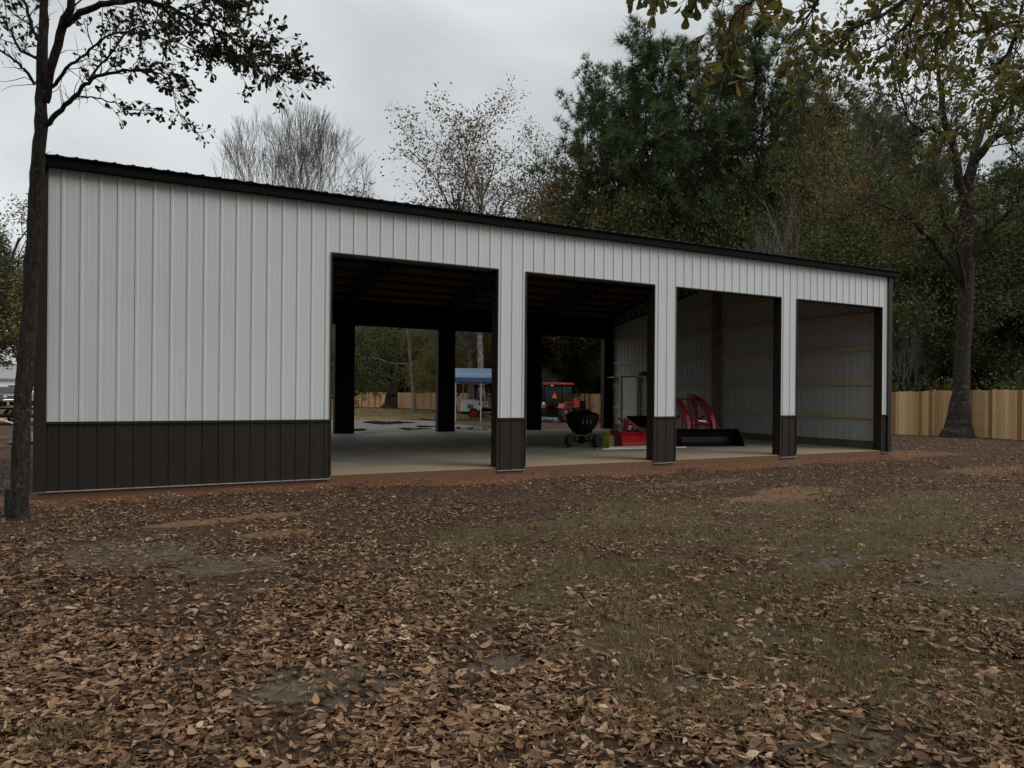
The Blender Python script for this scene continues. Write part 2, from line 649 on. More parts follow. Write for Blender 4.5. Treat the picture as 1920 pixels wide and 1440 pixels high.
def place(tmpl, pos, R, size, rnd=None):
    tv, tf = tmpl
    n, k = len(pos), len(tv)
    size = np.broadcast_to(np.asarray(size, float), (n,))
    v = np.einsum('nij,kj->nki', R, tv) * size[:, None, None] + pos[:, None, :]
    off = (np.arange(n) * k)[:, None, None]
    fs = [(f[None] + off).reshape(-1, f.shape[1]) for f in tf]
    if rnd is None:
        rnd = RNG.random(n)
    return v.reshape(-1, 3), fs, np.repeat(rnd, k)


def merge(parts):
    vs, fs, rs, n = [], {}, [], 0
    for v, f, r in parts:
        vs.append(v)
        rs.append(r)
        for a in f:
            fs.setdefault(a.shape[1], []).append(a + n)
        n += len(v)
    return np.concatenate(vs), [np.concatenate(a) for a in fs.values()], np.concatenate(rs)


def tubes_mesh(name, lines, mat, sides=6):
    """lines: list of (pts (n,3), radii (n,)) -> one mesh; fewer sides on thin ones"""
    vs, fs, n0 = [], [], 0
    for pts, rs in lines:
        pts = np.asarray(pts, float)
        rs = np.asarray(rs, float)
        n = len(pts)
        m = sides if rs[0] > .03 else (4 if rs[0] > .012 else 3)
        d = np.gradient(pts, axis=0)
        d /= np.linalg.norm(d, axis=1, keepdims=True) + 1e-9
        a = np.array([0, 0, 1.0]) if abs(d[0, 2]) < .8 else np.array([1.0, 0, 0])
        s = np.cross(d, a)
        s /= np.linalg.norm(s, axis=1, keepdims=True) + 1e-9
        t = np.cross(d, s)
        th = np.arange(m) * 2 * np.pi / m
        ring = pts[:, None] + rs[:, None, None] * (s[:, None] * np.cos(th)[None, :, None] + t[:, None] * np.sin(th)[None, :, None])
        vs.append(ring.reshape(-1, 3))
        i = np.arange(n - 1)[:, None] * m
        k = np.arange(m)[None]
        q = np.stack([i + k, i + (k + 1) % m, i + m + (k + 1) % m, i + m + k], axis=2).reshape(-1, 4)
        fs.append(q + n0)
        n0 += n * m
    return np_mesh(name, np.concatenate(vs), [np.concatenate(fs)], mat, smooth_shade=True)


def unit(v):
    return v / (np.linalg.norm(v) + 1e-9)


def dev(rng, d, ang):
    """a direction at angle ang from d"""
    a = rng.normal(size=3)
    a = unit(a - d * a.dot(d))
    return unit(d * math.cos(ang) + a * math.sin(ang))


def walk(rng, p, d, L, r0, r1, n, jit=.12, up=0.0):
    pts, rs = [np.array(p, float)], [r0]
    d = unit(np.array(d, float))
    for i in range(n):
        d = unit(d + rng.normal(size=3) * jit + np.array([0, 0, up]))
        pts.append(pts[-1] + d * L / n)
        rs.append(r0 + (r1 - r0) * (i + 1) / n)
    return np.array(pts), np.array(rs)


def grow(rng, p, d, L, r, lev, spec, lines, twigs):
    """spec[lev] = (children, angle, length ratio, up tropism, jitter, start)"""
    ch, ang, ratio, up, jit, st = spec[lev]
    n = max(3, int(6 - lev))
    last = lev == len(spec) - 1
    pts, rs = walk(rng, p, d, L, r, r * (.25 if last else .5), n, jit, up)
    lines.append((pts, rs))
    if last:
        twigs.append(pts)
        return
    for c in range(ch):
        f = st + (1 - st) * (c + rng.uniform(.2, .9)) / ch
        q = f * n
        i = min(int(q), n - 1)
        pp = pts[i] + (pts[i + 1] - pts[i]) * (q - i)
        dd = unit(pts[i + 1] - pts[i])
        rr = max(.004, (rs[i] + (rs[i + 1] - rs[i]) * (q - i)) * .62)
        grow(rng, pp, dev(rng, dd, ang * rng.uniform(.7, 1.3)), L * ratio * rng.uniform(.75, 1.2) * (1.12 - .3 * f), rr, lev + 1, spec, lines, twigs)


def leaves_on(rng, twigs, per, size, spread, tmpl=T_DIAMOND, droop=0.0):
    n = len(twigs) * per
    idx = np.repeat(np.arange(len(twigs)), per)
    k = np.array([len(t) for t in twigs])
    f = rng.uniform(.1, 1.0, n)
    ends = np.array([t[-1] for t in twigs])
    st = np.array([t[0] for t in twigs])
    pos = st[idx] * (1 - f[:, None]) + ends[idx] * f[:, None] + rng.normal(size=(n, 3)) * spread
    d = (ends - st)[idx]
    d = d / (np.linalg.norm(d, axis=1, keepdims=True) + 1e-9) * .6 + rng.normal(size=(n, 3)) * .6
    d[:, 2] -= droop
    clump = rng.normal(size=len(twigs)) * .17
    big = 1.1 * (fbm(pos[:, 0] + .7 * pos[:, 2] + 40, pos[:, 1] - .6 * pos[:, 2] + 40, .45) - .5) if size > .1 else 0     # limb to limb differences
    rnd = np.clip(rng.beta(2, 2, n) + clump[idx] + big, 0, 1)
    return place(tmpl, pos, frames(d), rng.uniform(.65, 1.25, n) * size, rnd)


def needle_template(rng, n=16, w=.035):
    v, f = [], []
    for i in range(n):
        d = unit(np.array([rng.uniform(.1, 1.0), rng.normal() * .6, rng.normal() * .6]))
        s = unit(np.cross(d, rng.normal(size=3)))
        L = rng.uniform(.7, 1.05)
        b = len(v)
        v += [s * w, -s * w, d * L]
        f.append([b, b + 1, b + 2])
    return np.array(v), [np.array(f)]


def tree_obj(name, loc, lines, crown, bark, leafm, sides=7, rz=0.0, s=1.0, crown_name='crown', extra=None):
    root = empty(name, loc, rz, s)
    link('trunk', tubes_mesh('trunk', lines[0], bark, sides), root)
    if lines[1]:
        link('branches', tubes_mesh('branches', lines[1], bark, 5), root)
    if crown is not None:
        v, f, r = crown
        link(crown_name, np_mesh(crown_name, v, f, leafm, r), root)
    return root


def make_pine(seed, h=24.0, crown0=.42, spread=3.6, mat='pine', dens=1.0):
    rng = np.random.default_rng(seed)
    tp, tr = walk(rng, (0, 0, -.2), (rng.normal() * .03, rng.normal() * .03, 1), h, .24 * h / 24, .03, 12, .025, .03)
    tr[0] *= 1.25
    lines, tips = [], []
    z = crown0
    while z < .99:
        i = z * 12
        k = min(int(i), 11)
        p = tp[k] + (tp[k + 1] - tp[k]) * (i - k)
        t = (z - crown0) / (1 - crown0)
        Lm = spread * (.45 + .95 * math.sin(min(1, t * .72 + .22) * math.pi) ** .8) * rng.uniform(.45, 1.2)
        for b in range(rng.integers(2, 5)):
            az = rng.uniform(0, 2 * math.pi)
            d = np.array([math.cos(az), math.sin(az), rng.uniform(.05, .55) + .5 * t])
            pts, rs = walk(rng, p, d, Lm * rng.uniform(.7, 1.1), .055 * (1.2 - t), .012, 6, .12, .05)
            lines.append((pts, rs))
            for q in range(rng.integers(5, 9)):
                f = rng.uniform(.35, 1.0) * 6
                j = min(int(f), 5)
                pp = pts[j] + (pts[j + 1] - pts[j]) * (f - j)
                dd = unit(dev(rng, unit(pts[j + 1] - pts[j]), rng.uniform(.4, 1.0)) + np.array([0, 0, .35]))
                sp, sr = walk(rng, pp, dd, rng.uniform(.4, 1.0), .014, .006, 3, .15, .12)
                lines.append((sp, sr))
                tips.append((sp[-1], unit(sp[-1] - sp[-2])))
                tips.append((sp[-2], unit(sp[-1] - sp[-3])))
                if rng.random() < .6:
                    tips.append((sp[1] + rng.normal(size=3) * .15, dd))
            tips.append((pts[-1], unit(pts[-1] - pts[-2])))
        z += rng.uniform(.018, .034)
    pos = np.array([a for a, _ in tips])
    d = np.array([b for _, b in tips]) + rng.normal(size=(len(tips), 3)) * .25
    parts = []
    for g in range(3):
        sel = np.arange(len(pos)) % 3 == g
        parts.append(place(needle_template(rng), pos[sel], frames(d[sel]), rng.uniform(.48, .82, sel.sum()),
                           np.clip(rng.beta(2, 2.4, sel.sum()), 0, 1)))
    return [(tp, tr)], lines, merge(parts)


def make_broad(seed, h=14.0, trunk=.35, spec=None, per=15, size=.17, spread=.28, lean=.05, r=None):
    rng = np.random.default_rng(seed)
    spec = spec or [(9, .85, .55, .05, .12, .2), (6, .75, .5, .04, .16, .25), (5, .7, .5, .02, .2, .2), (0, 0, 0, .02, .2, 0)]
    r = r or h * .0125
    lines, twigs = [], []
    tl = h * trunk
    tp, tr = walk(rng, (0, 0, -.2), (rng.normal() * lean, rng.normal() * lean, 1), tl + .2, r * 1.15, r * .8, 5, .04, .03)
    tr[0] *= 1.3
    for k in range(4):
        az = k * 1.57 + rng.uniform(-.5, .5)
        d = unit(np.array([math.cos(az) * .75, math.sin(az) * .75, rng.uniform(.5, 1.1)]))
        grow(rng, tp[-1 - (k % 2)], d, h * .42 * rng.uniform(.8, 1.1), r * .55, 0, spec, lines, twigs)
    grow(rng, tp[-1], unit(np.array([rng.normal() * .1, rng.normal() * .1, 1])), (h - tl) * .75, r * .75, 0, spec, lines, twigs)
    # crown reaches height h
    crown = leaves_on(rng, twigs, per, size, spread) if per else None
    return [(tp, tr)], lines, crown


def make_bare(seed, h=18.5, trunk=2.6):
    """leafless rounded crown: limbs fork again and again, crooked, turning upright"""
    rng = np.random.default_rng(seed)
    lines = []
    tp, tr = walk(rng, (0, 0, -.2), (0, 0, 1), trunk + .2, .30, .24, 4, .02, .02)
    LEN = [4.0, 3.0, 2.3, 1.9, 1.5, 1.2, 1.0, .8]

    Rc, zc_ = 4.6, h - 5.2

    def fork(p, d, r, lev):
        q_ = np.array([p[0] / Rc, p[1] / Rc, (p[2] - zc_) / 5.0])
        if q_.dot(q_) > .93 and p[2] > zc_ - 3:
            return
        L = LEN[lev] * rng.uniform(.8, 1.2)
        out = unit(np.array([d[0], d[1], 0.001]))
        pts, rs = walk(rng, p, d, L, r, max(.0075, r * .64), 5, .05, .035)
        lines.append((pts, rs))
        if lev == len(LEN) - 1:
            return
        dd = unit(pts[-1] - pts[-2])
        for k in range(2 if rng.random() < .62 else 3):
            fork(pts[-1], unit(dev(rng, dd, rng.uniform(.10, .30))), max(.0075, rs[-1] * .78), lev + 1)
        if rng.random() < .5:
            i = int(rng.integers(1, 4))
            fork(pts[i], dev(rng, dd, rng.uniform(.3, .6)), max(.0075, r * .4), min(lev + 2, len(LEN) - 1))

    for k in range(7):
        az = k * 2.4 + rng.normal() * .2
        tilt = (.08, .26, .40)[k % 3] * rng.uniform(.85, 1.15)
        fork(tp[-1] + np.array([0, 0, -.12 * (k % 4)]), unit(np.array([math.cos(az) * tilt, math.sin(az) * tilt, 1])), .10, 0)
    return [(tp, tr)], lines, None


# ------------------------------------------------------------------ ground
def ell(px, py, rx, ry, rot=0.0, pw=1.0):
    """soft ellipse on the ground centred where the photo shows a patch; radii in metres"""
    p = on_ground(px, py)
    return (p[0], p[1], rx, ry, rot, pw)


def ellsum(E_, x, y):
    out = np.zeros_like(np.asarray(x, float))
    for cx, cy, rx, ry, ro, pw in E_:
        dx, dy = x - cx, y - cy
        c, s = math.cos(ro), math.sin(ro)
        u, v = (dx * c + dy * s) / rx, (dy * c - dx * s) / ry
        out = np.maximum(out, pw * (1 - smooth(.45, 1.25, np.sqrt(u * u + v * v) + 1.1 * (fbm(x, y, 1.1) - .5) + .5 * (fbm(x, y, 4.0) - .5))))
    return out


A0 = -.0   # ellipse axes follow the barn axes
BARE = [ell(250, 1040, .9, .7, 0, .85), ell(410, 1062, .75, .5, 0, .9), ell(590, 1265, .62, .30), ell(690, 1290, .35, .18, 0, .9), ell(930, 1250, .28, .16, 0, .9),
        ell(1555, 1055, .8, .2, 0, .85), ell(1850, 1075, 1.3, .5, 0, .8), ell(1300, 1280, .2, .14, 0, .7), ell(1600, 1410, .3, .12, 0, .7)]
SAND = [ell(420, 975, 1.0, .22, .15), ell(1490, 925, 1.5, .8, 0, .55), ell(1400, 935, .9, .4, 0, .6), ell(520, 1000, .5, .2), ell(1860, 880, 2.5, .6, 0, .5), ell(1320, 905, 2.0, .35, 0, .5)]
GRASS = [ell(1180, 1000, 3.0, 1.6), ell(1100, 1090, 2.0, .9), ell(1420, 1110, 2.4, 1.2), ell(1330, 965, 3.4, 1.6), ell(1600, 1200, 1.8, .8), ell(1700, 1000, 3.6, 1.5), ell(1000, 1000, 1.4, 1.0), ell(1250, 1190, 1.0, .5), ell(1800, 1240, 1.6, .7), ell(1580, 1130, 1.8, .7), ell(70, 1390, .3, .12), ell(1880, 1340, .7, .35), ell(1650, 950, 3.4, 1.2), ell(1330, 1150, 1.2, .6), ell(850, 1080, .8, .4, 0, .7)]


def ground_masks(x, y):
    x = np.asarray(x, float)
    y = np.asarray(y, float)
    n = fbm(x, y, .9)
    inx = smooth(-2.5, -.6, x) * (1 - smooth(19, 22.5, x))
    red = inx * (1 - smooth(.15, 1.25, -y - 1.9 * (n - .42))) * (y < 1)
    lf = (1 - smooth(-2.2, -.6, x)) * smooth(-2, 1, y) * (1 - smooth(14, 20, y))
    red = np.maximum(red, lf * smooth(.40, .6, n) * .9)
    sand = ellsum(SAND, x, y)
    bare = ellsum(BARE, x, y)
    grass = ellsum(GRASS, x, y) * (.30 + .70 * smooth(.36, .58, fbm(x + 31, y + 7, .95)))
    dry = smooth(33, 37, y + .35 * x) * (1 - smooth(55, 68, y)) * (1 - smooth(24, 28, x)) * (x > -60)
    dry = np.maximum(dry, (x < 3) * smooth(30, 36, y) * (1 - smooth(76, 84, y)))
    return red, sand, bare, grass, dry


def make_ground():
    def axis(pts):
        out = [pts[0][0]]
        for (a, _), (b, s) in zip(pts[:-1], pts[1:]):
            k = max(1, int(round((b - a) / s)))
            out += list(np.linspace(a, b, k + 1)[1:])
        return np.array(out)
    xs = axis([(-420, 0), (-120, 30), (-30, 5), (-10, 1), (-5, .3), (24, .16), (34, .5), (60, 3), (150, 15), (420, 45)])
    ys = axis([(-420, 0), (-120, 30), (-30, 5), (-14, .5), (1, .12), (13, .6), (40, .8), (90, 2.5), (180, 12), (420, 40)])
    X, Y = np.meshgrid(xs, ys)
    x, y = X.ravel(), Y.ravel()
    z = gz(x, y)
    near = smooth(60, 25, np.hypot(x - 6, y))
    z = z + near * .02 * (fbm(x * 1.0, y, 2.3) - .5)
    W, H = len(xs), len(ys)
    i = (np.arange(H - 1)[:, None] * W + np.arange(W - 1)[None]).ravel()
    q = np.stack([i, i + 1, i + W + 1, i + W], axis=1)
    me = np_mesh('ground', np.stack([x, y, z], 1), [q], None, smooth_shade=True)
    for nm, val in zip(('red', 'sand', 'bare', 'grass', 'dry'), ground_masks(x, y)):
        a = me.attributes.new(nm, 'FLOAT', 'POINT')
        a.data.foreach_set('value', np.ascontiguousarray(val, dtype=np.float32))
    m, N, L, b = new_mat('soil')
    t = N.new('ShaderNodeTexCoord')

    def noise(scale, det=6, ro=.6):
        n = N.new('ShaderNodeTexNoise')
        n.inputs['Scale'].default_value = scale
        n.inputs['Detail'].default_value = det
        n.inputs['Roughness'].default_value = ro
        L.new(t.outputs['Object'], n.inputs['Vector'])
        return n

    def cr(fac, c0, c1, lo=.35, hi=.65):
        r = N.new('ShaderNodeValToRGB')
        r.color_ramp.elements[0].position = lo
        r.color_ramp.elements[0].color = (*c0, 1)
        r.color_ramp.elements[1].position = hi
        r.color_ramp.elements[1].color = (*c1, 1)
        L.new(fac, r.inputs[0])
        return r.outputs[0]

    n1, n2, n3 = noise(14), noise(1.4), noise(60, 3)
    col = cr(n1.outputs['Fac'], (.032, .017, .010), (.115, .064, .038))
    layers = [('grass', (.060, .046, .022), (.135, .102, .050)), ('dry', (.20, .14, .055), (.32, .235, .11)), ('bare', (.070, .052, .036), (.165, .125, .088)),
              ('sand', (.14, .078, .040), (.27, .155, .08)), ('red', (.110, .050, .025), (.255, .126, .064))]
    for nm, c0, c1 in layers:
        a = N.new('ShaderNodeAttribute')
        a.attribute_name = nm
        # break the edge of each patch with noise
        w = N.new('ShaderNodeMath')
        w.operation = 'MULTIPLY_ADD'
        L.new(n1.outputs['Fac'], w.inputs[0])
        w.inputs[1].default_value = .7
        w.inputs[2].default_value = -.35
        ad = N.new('ShaderNodeMath')
        L.new(a.outputs['Fac'], ad.inputs[0])
        L.new(w.outputs[0], ad.inputs[1])
        mr = N.new('ShaderNodeMapRange')
        mr.interpolation_type = 'SMOOTHSTEP'
        mr.inputs['From Min'].default_value = .25
        mr.inputs['From Max'].default_value = .65
        L.new(ad.outputs[0], mr.inputs[0])
        mx_ = N.new('ShaderNodeMix')
        mx_.data_type = 'RGBA'
        L.new(mr.outputs[0], mx_.inputs[0])
        L.new(col, mx_.inputs[6])
        L.new(cr(n1.outputs['Fac'], c0, c1, .3, .7), mx_.inputs[7])
        col = mx_.outputs[2]
    big = N.new('ShaderNodeMix')
    big.data_type = 'RGBA'
    big.blend_type = 'MULTIPLY'
    big.inputs[0].default_value = .6
    L.new(col, big.inputs[6])
    L.new(cr(n2.outputs['Fac'], (.6, .58, .56), (1.1, 1.1, 1.1), .3, .7), big.inputs[7])
    L.new(big.outputs[2], b.inputs['Base Color'])
    b.inputs['Roughness'].default_value = .9
    b.inputs['Specular IOR Level'].default_value = .25
    h = N.new('ShaderNodeMath')
    h.operation = 'ADD'
    L.new(n1.outputs['Fac'], h.inputs[0])
    L.new(n3.outputs['Fac'], h.inputs[1])
    bp = N.new('ShaderNodeBump')
    bp.inputs['Strength'].default_value = .9
    bp.inputs['Distance'].default_value = .03
    L.new(h.outputs[0], bp.inputs['Height'])
    L.new(bp.outputs[0], b.inputs['Normal'])
    me.materials.append(m)
    o = link('ground', me)
    tag(o, kind='structure')


make_ground()

# ------------------------------------------------------------------ the barn
LX, DY = 18.29, 12.19
OPF = [(4.00, 7.06), (7.63, 10.68), (11.24, 14.36), (14.87, 17.98)]
OPR = [(3.98, 7.04), (7.66, 10.71), (11.32, 14.32), (14.92, 17.86)]
OT, WT, WB, TW = 3.646, .892, -.048, 4.449
SLOPE = .20
RZ = .115
RIBS = [0.0, .2286, .4572, .6858]


def rib_profile(L, brk=()):
    """(u, height) of a ribbed steel sheet of length L"""
    pts = []
    k = 0
    while k * .2286 < L + .3:
        u = k * .2286 + .045
        pts += [(u - .026, 0), (u - .012, .0165), (u + .012, .0165), (u + .026, 0)]
        for m_ in (.0762, .1524):
            pts += [(u + m_ - .008, 0), (u + m_, .0025), (u + m_ + .008, 0)]
        k += 1
    pts = [(0, 0)] + [p for p in pts if 0 < p[0] < L] + [(L, 0)]
    us = np.array([p[0] for p in pts])
    hs = np.array([p[1] for p in pts])
    for b in brk:
        if 0 < b < L and np.min(np.abs(us - b)) > 1e-4:
            h = np.interp(b, us, hs)
            i = np.searchsorted(us, b)
            us, hs = np.insert(us, i, b), np.insert(hs, i, h)
    return us, hs


def sheet(mb, origin, U, N_, L, spans, brk=(), W=(0, 0, 1)):
    """ribbed sheet: spans(u) -> list of (w0, w1); u along U, w along W, ribs stand out along N_"""
    o, U, N_, W = Vector(origin), Vector(U), Vector(N_), Vector(W)
    us, hs = rib_profile(L, brk)
    for a, b, ha, hb in zip(us[:-1], us[1:], hs[:-1], hs[1:]):
        mid = (a + b) / 2
        for sa, sb in zip(spans(a, mid), spans(b, mid)):
            P_ = [o + U * a + N_ * ha + W * sa[0], o + U * b + N_ * hb + W * sb[0], o + U * b + N_ * hb + W * sb[1], o + U * a + N_ * ha + W * sa[1]]
            n = len(mb.v)
            mb.v += [tuple(p) for p in P_]
            mb.f.append((n, n + 1, n + 2, n + 3))


def inside(u, ops):
    return any(a < u < b for a, b in ops)


barn = empty('pole_barn', (0, 0, 0))
tag(barn, 'long white metal pole barn with brown wainscot and four open bays', 'barn')


def long_wall(y, s, ops, nm):
    """a long wall on plane y; s = -1 faces the yard, +1 faces the rear"""
    N_ = (0, s, 0)
    brk = [v for o in ops for v in o]
    m1 = MB()
    sheet(m1, (0, y, 0), (1, 0, 0), N_, LX, lambda u, m: [(OT, TW)] if inside(m, ops) else [(WT, TW)], brk)
    m1.build(nm, M['white_metal'], barn)
    edges = [0] + brk + [LX]
    for a, b in zip(edges[::2], edges[1::2]):
        m2 = MB()
        sheet(m2, (0, y + s * .004, 0), (1, 0, 0), N_, LX, lambda u, m: [(WB, WT + .01)] if a < m < b else [], brk)
        m2.build('wainscot', M['brown_metal'], barn)
        # wainscot cap, drip edge
        ya, yb = sorted((y + s * .001, y + s * .040))
        MB().box((a, ya, WT - .012), (b, yb, WT + .022)).build('wainscot_cap', M['brown_metal'], barn)
        ya, yb = sorted((y - s * .01, y + s * .040))
        MB().box((a, ya, WB - .014), (b, yb, WB - .002)).build('drip_edge', M['drip'], barn)
    # jambs and headers
    for a, b in ops:
        ya, yb = sorted((y + s * .026, y - s * .20))
        for q0, q1 in ((a, a + .022), (b - .022, b)):
            MB().box((q0, ya, 0.002), (q1, yb, OT)).build('door_jamb', M['brown_metal'], barn)
        MB().box((a + .022, ya, OT - .022), (b - .022, yb, OT)).build('door_header', M['brown_metal'], barn)
    ya, yb = sorted((y - s * .006, y - s * .205))
    posts = [(ops[i][1] + .002, ops[i + 1][0] - .002) for i in range(3)] + [(ops[3][1] + .002, LX - .012), (ops[0][0] - .32, ops[0][0] - .002)]
    for a, b in posts:
        MB().box((a, ya, .001), (b, yb, TW - .02)).build('post', M['truss'], barn)
    for a, b in ops:
        MB().box((a, ya + .004, OT + .002), (b, yb - .004, TW - .03)).build('header_beam', M['truss'], barn)
    if s < 0:
        g = MB()
        for z in (.86, 1.75, 2.64, 3.5):
            g.box((.02, y + .01, z - .07), (ops[0][0] - .33, y + .048, z + .07))
        g.build('girts', M['lumber'], barn)


long_wall(0, -1, OPF, 'front_wall')
long_wall(DY, 1, OPR, 'rear_wall')


def ztop(y):
    return TW + SLOPE * min(y, DY - y)


def end_wall(x, s):
    N_ = (s, 0, 0)
    m1, m2 = MB(), MB()
    brk = [DY / 2]
    sheet(m1, (x, 0, 0), (0, 1, 0), N_, DY, lambda u, m: [(WT, ztop(u))], brk)
    m1.build('end_wall', M['white_metal'], barn)
    sheet(m2, (x + s * .004, 0, 0), (0, 1, 0), N_, DY, lambda u, m: [(WB, WT + .01)], brk)
    m2.build('wainscot', M['brown_metal'], barn)
    xa, xb = sorted((x + s * .001, x + s * .040))
    MB().box((xa, 0, WT - .012), (xb, DY, WT + .022)).build('wainscot_cap', M['brown_metal'], barn)
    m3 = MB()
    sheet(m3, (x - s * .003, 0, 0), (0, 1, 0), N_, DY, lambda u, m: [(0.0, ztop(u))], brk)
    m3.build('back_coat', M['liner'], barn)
    # girts and posts inside
    xi = x - s * .006
    for z in (.86, 1.75, 2.64, 3.5, 4.3, 5.0):
        y0 = max(.21, (z + .1 - TW) / SLOPE + .1)
        xa, xb = sorted((xi, xi - s * .045))
        for ya, yb in ((y0, 5.97), (6.22, DY - y0)):
            if s > 0 and z < 2.2 and yb > 7:
                for q in ((ya, 10.18), (11.36, yb)):
                    MB().box((xa, q[0], z - .07), (xb, q[1], z + .07)).build('girt', M['lumber'], barn)
            else:
                MB().box((xa, ya, z - .07), (xb, yb, z + .07)).build('girt', M['lumber'], barn)
    xa, xb = sorted((xi, xi - s * .17))
    MB().box((xa, 5.98, .001), (xb, 6.21, ztop(6.1) - .05)).build('post', M['purlin'], barn)
    xa, xb = sorted((xi - s * .001, xi - s * .05))
    for q in ((.21, 5.97), (6.22, 10.18), (11.36, DY - .21)):
        MB().box((xa, q[0], .001), (xb, q[1], .20)).build('skirt_board', M['treated'], barn)


end_wall(0, -1)
end_wall(LX, 1)

# corner trims (upper part dark, standing proud of the ribs)
for x0, sx in ((0, -1), (LX, 1)):
    for y0, sy in ((0, -1), (DY, 1)):
        ct = MB()
        xa, xb = sorted((x0 + sx * .045, x0 - sx * .105))
        ya, yb = sorted((y0 + sy * .022, y0 + sy * .046))
        ct.box((xa, ya, WB), (xb, yb, TW - .01))
        xa, xb = sorted((x0 + sx * .022, x0 + sx * .045))
        ya, yb = sorted((y0 + sy * .022, y0 - sy * .105))
        ct.box((xa, ya, WB), (xb, yb, TW - .01))
        ct.build('corner_trim', M['brown_metal'], barn)

# roof: two ribbed slopes, eave fascia, rake trim
roof = None
cs = 1 / math.sqrt(1 + SLOPE * SLOPE)
for s, y0, dirn in ((-1, -.17, 1), (1, DY + .17, -1)):
    rm = MB()
    Lr = (DY / 2 + .17) / cs
    z0 = TW + RZ
    sheet(rm, (-.05, y0, z0), (1, 0, 0), (0, -dirn * SLOPE * cs, cs), LX + .24, lambda u, m: [(0, Lr)], (), (0, dirn * cs, SLOPE * cs))
    ro = rm.build('roof', M['roof_metal'], barn)
    roof = roof or ro
    sol = ro.modifiers.new('thickness', 'SOLIDIFY')
    sol.thickness = .006
    sol.offset = -1
    fb = MB()
    ya, yb = sorted((y0 + dirn * .035, y0 + dirn * .06))
    fb.box((-.04, ya, TW - .030), (LX + .17, yb, z0 - .003))
    ya, yb = sorted((y0 + dirn * .061, y0 + dirn * .145))
    fb.box((-.04, ya, TW - .026), (LX + .17, yb, TW - .006))
    fb.build('fascia', M['black_metal'], barn)
    eb = MB()
    ya, yb = sorted((y0 + dirn * .001, y0 + dirn * .034))
    eb.box((-.05, ya, z0 - .016), (LX + .19, yb, z0 - .006))
    eb.build('eave_flashing', M['black_metal'], barn)
    lin = MB()
    p = [(y0 + dirn * .2, TW + .05 + .0), (DY / 2, TW + .05 + SLOPE * (DY / 2 - .03) - .0)]
    # purlins under the sheets
    k = 0
    yy = .25
    while yy < DY / 2 - .1:
        zz = TW + RZ + SLOPE * (yy + .17) - .03
        yv = yy if s < 0 else DY - yy
        MB().box((.06, yv - .019, zz - .14), (LX - .06, yv + .019, zz)).build('purlin', M['purlin'], barn)
        yy += .70
for x in (-.04, LX + .145):
    rk = MB()
    for (ya, yb) in ((-.13, DY / 2), (DY / 2, DY + .13)):
        za = TW + RZ + SLOPE * (min(ya, DY - ya) + .17) - .012
        zb = TW + RZ + SLOPE * (min(yb, DY - yb) + .17) - .012
        rk.add([(x, ya, za - .15), (x + .025, ya, za - .15), (x + .025, ya, za), (x, ya, za), (x, yb, zb - .15), (x + .025, yb, zb - .15), (x + .025, yb, zb), (x, yb, zb)],
               [(0, 1, 2, 3), (4, 7, 6, 5), (0, 4, 5, 1), (1, 5, 6, 2), (2, 6, 7, 3), (3, 7, 4, 0)])
    rk.build('rake_trim', M['black_metal'], barn)

# steel trusses on the frames
for x in (.30, 3.80, 7.35, 10.96, 14.62, 17.98):
    tb = MB()
    off = .10
    zt = lambda y: TW - .06 + SLOPE * min(y, DY - y) + .03
    zb = lambda y: TW - .46 + .165 * min(y, DY - y)
    mid = DY / 2
    for (a, b) in ((.21, mid), (mid, DY - .21)):
        for xo in (-.025, .025):
            tb.bar((x + xo, a, zt(a)), (x + xo, b, zt(b)), .05, .05)
            tb.bar((x + xo, a, zb(a)), (x + xo, b, zb(b)), .04, .04)
        n = 16
        for i in range(n):
            y1 = a + (b - a) * i / n
            y2 = a + (b - a) * (i + 1) / n
            ym = (y1 + y2) / 2
            tb.bar((x, y1, zb(y1)), (x, ym, zt(ym)), .025)
            tb.bar((x, ym, zt(ym)), (x, y2, zb(y2)), .03)
    tb.bar((x, mid, zb(mid)), (x, mid, zt(mid)), .06)
    tb.build('truss', M['truss'], barn)

# slab
MB().box((.004, .003, -.45), (LX - .004, DY - .003, 0.0)).build('slab', M['slab'], barn)

# walk-through door in the right end wall, framed with studs
xd = LX - .012
MB().box((xd - .10, 10.33, .002), (xd - .055, 11.20, 2.05)).build('entry_door', M['door'], barn, .004)
dr = barn.children[-1] if False else None
fr = MB()
for y in (10.22, 11.27):
    fr.box((xd - .16, y - .019, .002), (xd - .004, y + .019, 2.10))
    fr.box((xd - .10, y + (.02 if y < 11 else -.055), .002), (xd - .03, y + (.055 if y < 11 else -.02), 2.10))
fr.build('door_frame', M['lumber'], barn)
hb = MB()
hb.box((xd - .17, 10.02, 2.102), (xd - .004, 11.47, 2.24))
hb.build('door_lintel', M['lumber'], barn)
MB().box((xd - .30, 9.20, 2.05), (xd - .052, 10.0, 2.085)).box((xd - .30, 11.49, 2.05), (xd - .052, 12.0, 2.085)).build('shelf_board', M['lumber'], barn)
for o in list(barn.children):
    if o.name.startswith('entry_door'):
        h = MB().lathe([(.012, 0), (.012, .03), (.03, .035), (.034, .055), (.02, .07)], 12, Matrix.Translation((xd - .10, 11.10, 1.0)) @ Matrix.Rotation(-math.pi / 2, 4, 'Y'))
        h.build('door_knob', M['steel'], o, shade=True)

# small dark case lying on the shelf beside the door
t = MB()
t.box((xd - .27, 9.62, 2.087), (xd - .09, 9.95, 2.19))
t.box((xd - .20, 9.68, 2.191), (xd - .16, 9.70, 2.24)).box((xd - .20, 9.87, 2.191), (xd - .16, 9.89, 2.24)).box((xd - .20, 9.68, 2.241), (xd - .16, 9.89, 2.26))
tag(t.build('tool_case', M['black_plastic'], None, .006), 'small dark case on the shelf right of the entry door', 'case')

